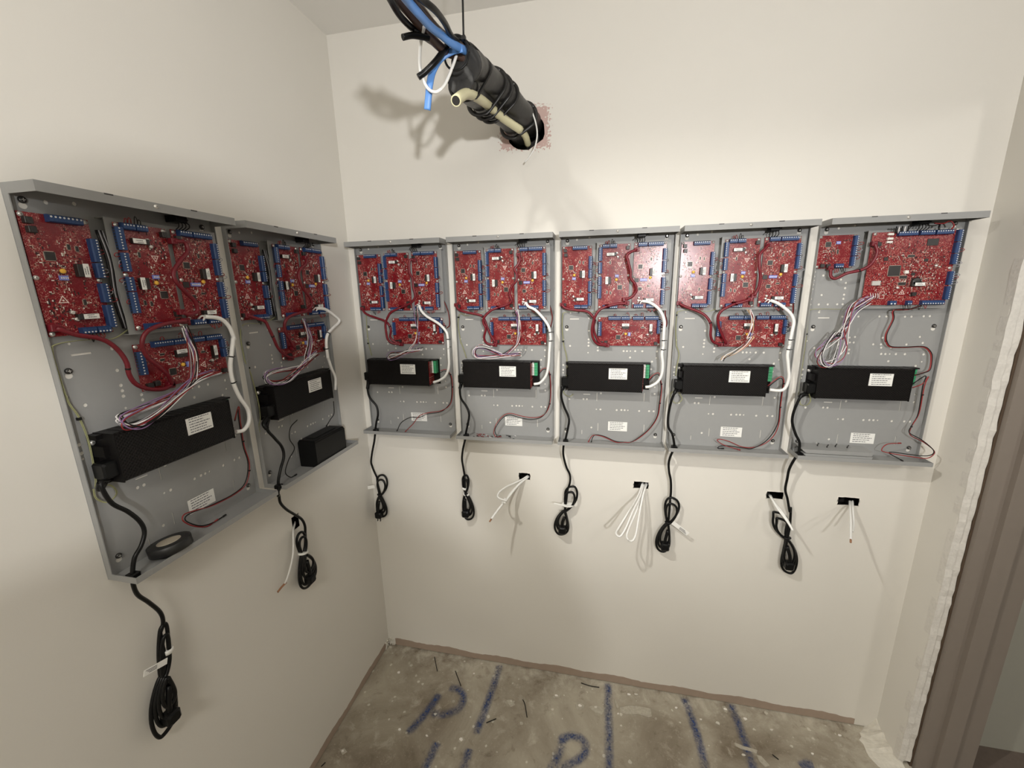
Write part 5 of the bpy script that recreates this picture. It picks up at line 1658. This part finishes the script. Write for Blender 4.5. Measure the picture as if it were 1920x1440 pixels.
tag(part('blue_cable', MB().tube(far('blue', -0.05, 2.24), 0.0090, 10, k=8, flat=0.6), 'cable_blue'), 'long flat blue cable running along the top of the bundle', 'cable')
tag(part('blue_cable', MB().tube(DUCT['blue_tail'], 0.0074, 10, k=8, flat=0.35), 'cable_blue'), 'loose blue cable end hanging straight down below the bundle', 'cable')
tag(part('black_cable', MB().tube(DUCT['hook'], 0.0062, 10, k=8), 'cord_black'), 'black cable hooked over the bundle with its cut end pointing down left', 'cable')
tag(part('white_wire', MB().tube(DUCT['white_loop'], 0.0034, 8, k=8), 'cable_white'), 'thin white wire hanging in a loop below the bundle', 'wire')
tag(part('black_cable', MB().tube(far('black_a', -0.06, 2.26), 0.0060, 10, k=8), 'cord_black'), 'leftmost black cable of the bundle rising out of the picture', 'cable')
tag(part('black_cable', MB().tube(DUCT['stub'], 0.0056, 10, k=8).tube([(p_[0] + 0.002, p_[1] + 0.005, p_[2] + 0.010) for p_ in DUCT['stub'][1:3]], 0.005, 8), 'cord_black'), 'short black cable stub sticking out left of the bundle', 'cable')
tag(part('brown_conduit', MB().tube(far('brown_a', -0.05, 2.23), 0.0092, 12, k=8), 'conduit_brown'), 'thick dark brown conduit beside the blue cable', 'conduit')
tag(part('black_cable', MB().tube(far('black_b', 0.0, 2.24), 0.0058, 10, k=8), 'cord_black'), 'rightmost black cable of the bundle rising out of the picture', 'cable')
tag(part('brown_conduit', MB().tube(far('brown_b', -0.02, 2.24), 0.0062, 10, k=8), 'conduit_brown'), 'thin brown conduit on the right of the blue cable', 'conduit')
tag(part('grey_cable', MB().tube(DUCT['grey'], 0.0040, 8, k=8), 'wire_grey'), 'grey cable lying on top of the taped bundle', 'cable')
tag(part('pink_cable', MB().tube([(0.588, -0.60, 2.098), (0.585, -0.65, 2.095), (0.58, -0.69, 2.10), (0.575, -0.72, 2.115)], 0.0055, 8, k=6), 'wire_purple'), 'pinkish cable at the top edge between the blue and brown ones', 'cable')
h0 = DUCT['hanger'][-1]
t = thing('cable_hanger', 'thin black hanging tie holding the cable bundle from the ceiling', 'hanger', None)
part('strap', MB().tube([(h0[0] + 0.002, h0[1], CEIL), (h0[0] + 0.002, h0[1], 2.25), (h0[0], h0[1], h0[2])], 0.0022, 6, k=4), 'nylon_black', t)
part('tie_head', MB().cbox(h0, (0.009, 0.009, 0.008)), 'nylon_black', t)
cc = (0.600, -0.45, 2.098)
part('tie_loop', MB().tube([(cc[0] + 0.028 * math.cos(a), cc[1] + 0.004 * math.sin(a), cc[2] + 0.032 * math.sin(a)) for a in [2 * math.pi * i / 16 for i in range(17)]], 0.0024, 6, k=2), 'nylon_black', t)
tag(part('white_wire', MB().tube(DUCT['wall_wire'], 0.0024, 8, k=8), 'cable_white'), 'thin white wire curving down at the right of the wall hole', 'wire')
tag(part('wire_spike', MB().tube(DUCT['spike'], 0.0011, 6, k=4), 'wire_grey'), 'stiff thin wire end sticking up above the bundle', 'wire')

print('objects', len(bpy.data.objects), 'tris', sum(len(m.loop_triangles) or sum(len(p.vertices) - 2 for p in m.polygons) for m in bpy.data.meshes))

# ------------------------------------------------------------------ the photographer, standing behind the camera (only the shadow reaches the picture)


def skin_body(name, joints, bones, root, mat, parent, levels=2):
    me = bpy.data.meshes.new(name)
    keys = list(joints)
    me.from_pydata([joints[k][0] for k in keys], [(keys.index(a), keys.index(b)) for a, b in bones], [])
    o = obj(name, me, parent)
    md = o.modifiers.new('skin', 'SKIN')
    for i, k in enumerate(keys):
        me.skin_vertices[0].data[i].radius = joints[k][1]
        me.skin_vertices[0].data[i].use_root = (k == root)
    md.use_smooth_shade = True
    sb = o.modifiers.new('smooth', 'SUBSURF')
    sb.levels = sb.render_levels = levels
    me.materials.append(MATS[mat])
    return o


plain('work_shirt', (0.10, 0.12, 0.16), 0.8, var=0.15)
plain('skin', (0.50, 0.32, 0.24), 0.5, var=0.05)
plain('hair_dark', (0.03, 0.022, 0.016), 0.6, var=0.3)
PX, PY = 0.95, -1.74
t = thing('person', 'person in a dark work shirt behind the camera, holding a phone up with both hands', 'person', Matrix.Translation((PX, PY, 0)))
J = {'pelvis': ((0, 0, 0.95), (0.16, 0.11)), 'waist': ((0, 0.01, 1.10), (0.145, 0.105)), 'chest': ((0, 0.015, 1.30), (0.165, 0.12)), 'top': ((0, 0.0, 1.44), (0.10, 0.08)),
     'neck': ((0, 0.01, 1.52), (0.055, 0.055)), 'chin': ((0, 0.045, 1.60), (0.062, 0.07)), 'head': ((0, 0.035, 1.68), (0.077, 0.092)), 'crown': ((0, 0.02, 1.76), (0.055, 0.065))}
Bn = [('pelvis', 'waist'), ('waist', 'chest'), ('chest', 'top'), ('top', 'neck'), ('neck', 'chin'), ('chin', 'head'), ('head', 'crown')]
for s_, sx in (('l', -1), ('r', 1)):
    J.update({s_ + 'sh': ((sx * 0.19, 0, 1.43), (0.062, 0.062)), s_ + 'el': ((sx * 0.345, 0.13, 1.22), (0.046, 0.046)), s_ + 'fo': ((sx * 0.22, 0.22, 1.41), (0.040, 0.040)), s_ + 'wr': ((sx * 0.105, 0.27, 1.55), (0.028, 0.030)),
              s_ + 'hip': ((sx * 0.10, 0, 0.86), (0.095, 0.10)), s_ + 'kn': ((sx * 0.12, 0.02, 0.48), (0.062, 0.066)), s_ + 'an': ((sx * 0.13, -0.02, 0.10), (0.042, 0.05)), s_ + 'to': ((sx * 0.15, 0.15, 0.045), (0.042, 0.035))})
    Bn += [('top', s_ + 'sh'), (s_ + 'sh', s_ + 'el'), (s_ + 'el', s_ + 'fo'), (s_ + 'fo', s_ + 'wr'), ('pelvis', s_ + 'hip'), (s_ + 'hip', s_ + 'kn'), (s_ + 'kn', s_ + 'an'), (s_ + 'an', s_ + 'to')]
skin_body('body', J, Bn, 'pelvis', 'work_shirt', t)
for sx in (-1, 1):
    hand = MB()
    w = Vector((sx * 0.105, 0.27, 1.55))
    hand.tube([w, w + Vector((-sx * 0.006, 0.012, 0.03)), w + Vector((-sx * 0.010, 0.018, 0.065))], 0.026, 10, k=4, flat=0.55)
    for k in range(4):
        b0 = w + Vector((-sx * 0.012, 0.008 + 0.003 * k, 0.035 + 0.014 * k))
        hand.tube([b0, b0 + Vector((-sx * 0.022, -0.012, 0.004)), b0 + Vector((-sx * (0.040 - 0.003 * abs(k - 1.5)), -0.012, 0.004))], 0.0078, 8, k=4)
    b0 = w + Vector((-sx * 0.002, 0.0, 0.03))
    hand.tube([b0, b0 + Vector((-sx * 0.018, -0.024, 0.008)), b0 + Vector((-sx * 0.036, -0.026, 0.018))], 0.0088, 8, k=4)
    part('hand', hand, 'skin', t)
part('face', MB().lathe((0, 0.055, 1.67), [(0.02, -0.10), (0.055, -0.085), (0.070, -0.03), (0.072, 0.03), (0.06, 0.06), (0.02, 0.075)], 20), 'skin', t)
part('nose', MB().tube([(0, 0.125, 1.69), (0, 0.142, 1.655), (0, 0.126, 1.645)], 0.011, 8), 'skin', t)
for sx in (-1, 1):
    part('eye', MB().lathe((sx * 0.03, 0.116, 1.685), [(0.003, -0.007), (0.009, 0), (0.003, 0.007)], 10, axis=1), 'part_white', t)
    part('ear', MB().lathe((sx * 0.078, 0.03, 1.665), [(0.008, -0.03), (0.016, 0), (0.008, 0.03)], 10), 'skin', t)
part('mouth', MB().box((-0.022, 0.118, 1.613), (0.022, 0.124, 1.62)), 'wire_red', t)
part('hair', MB().lathe((0, 0.015, 1.70), [(0.084, -0.03), (0.092, 0.02), (0.08, 0.07), (0.045, 0.10), (0.005, 0.108)], 20), 'hair_dark', t)
ph = thing('phone', 'phone held up by the person behind the camera', 'phone', Matrix.Translation((0.945, -1.452, 1.597)))
part('case', MB().bbox((-0.078, -0.037, -0.004), (0.078, 0.037, 0.004), 0.003), 'plastic_black', ph, Matrix.Rotation(math.radians(90), 4, 'X'))
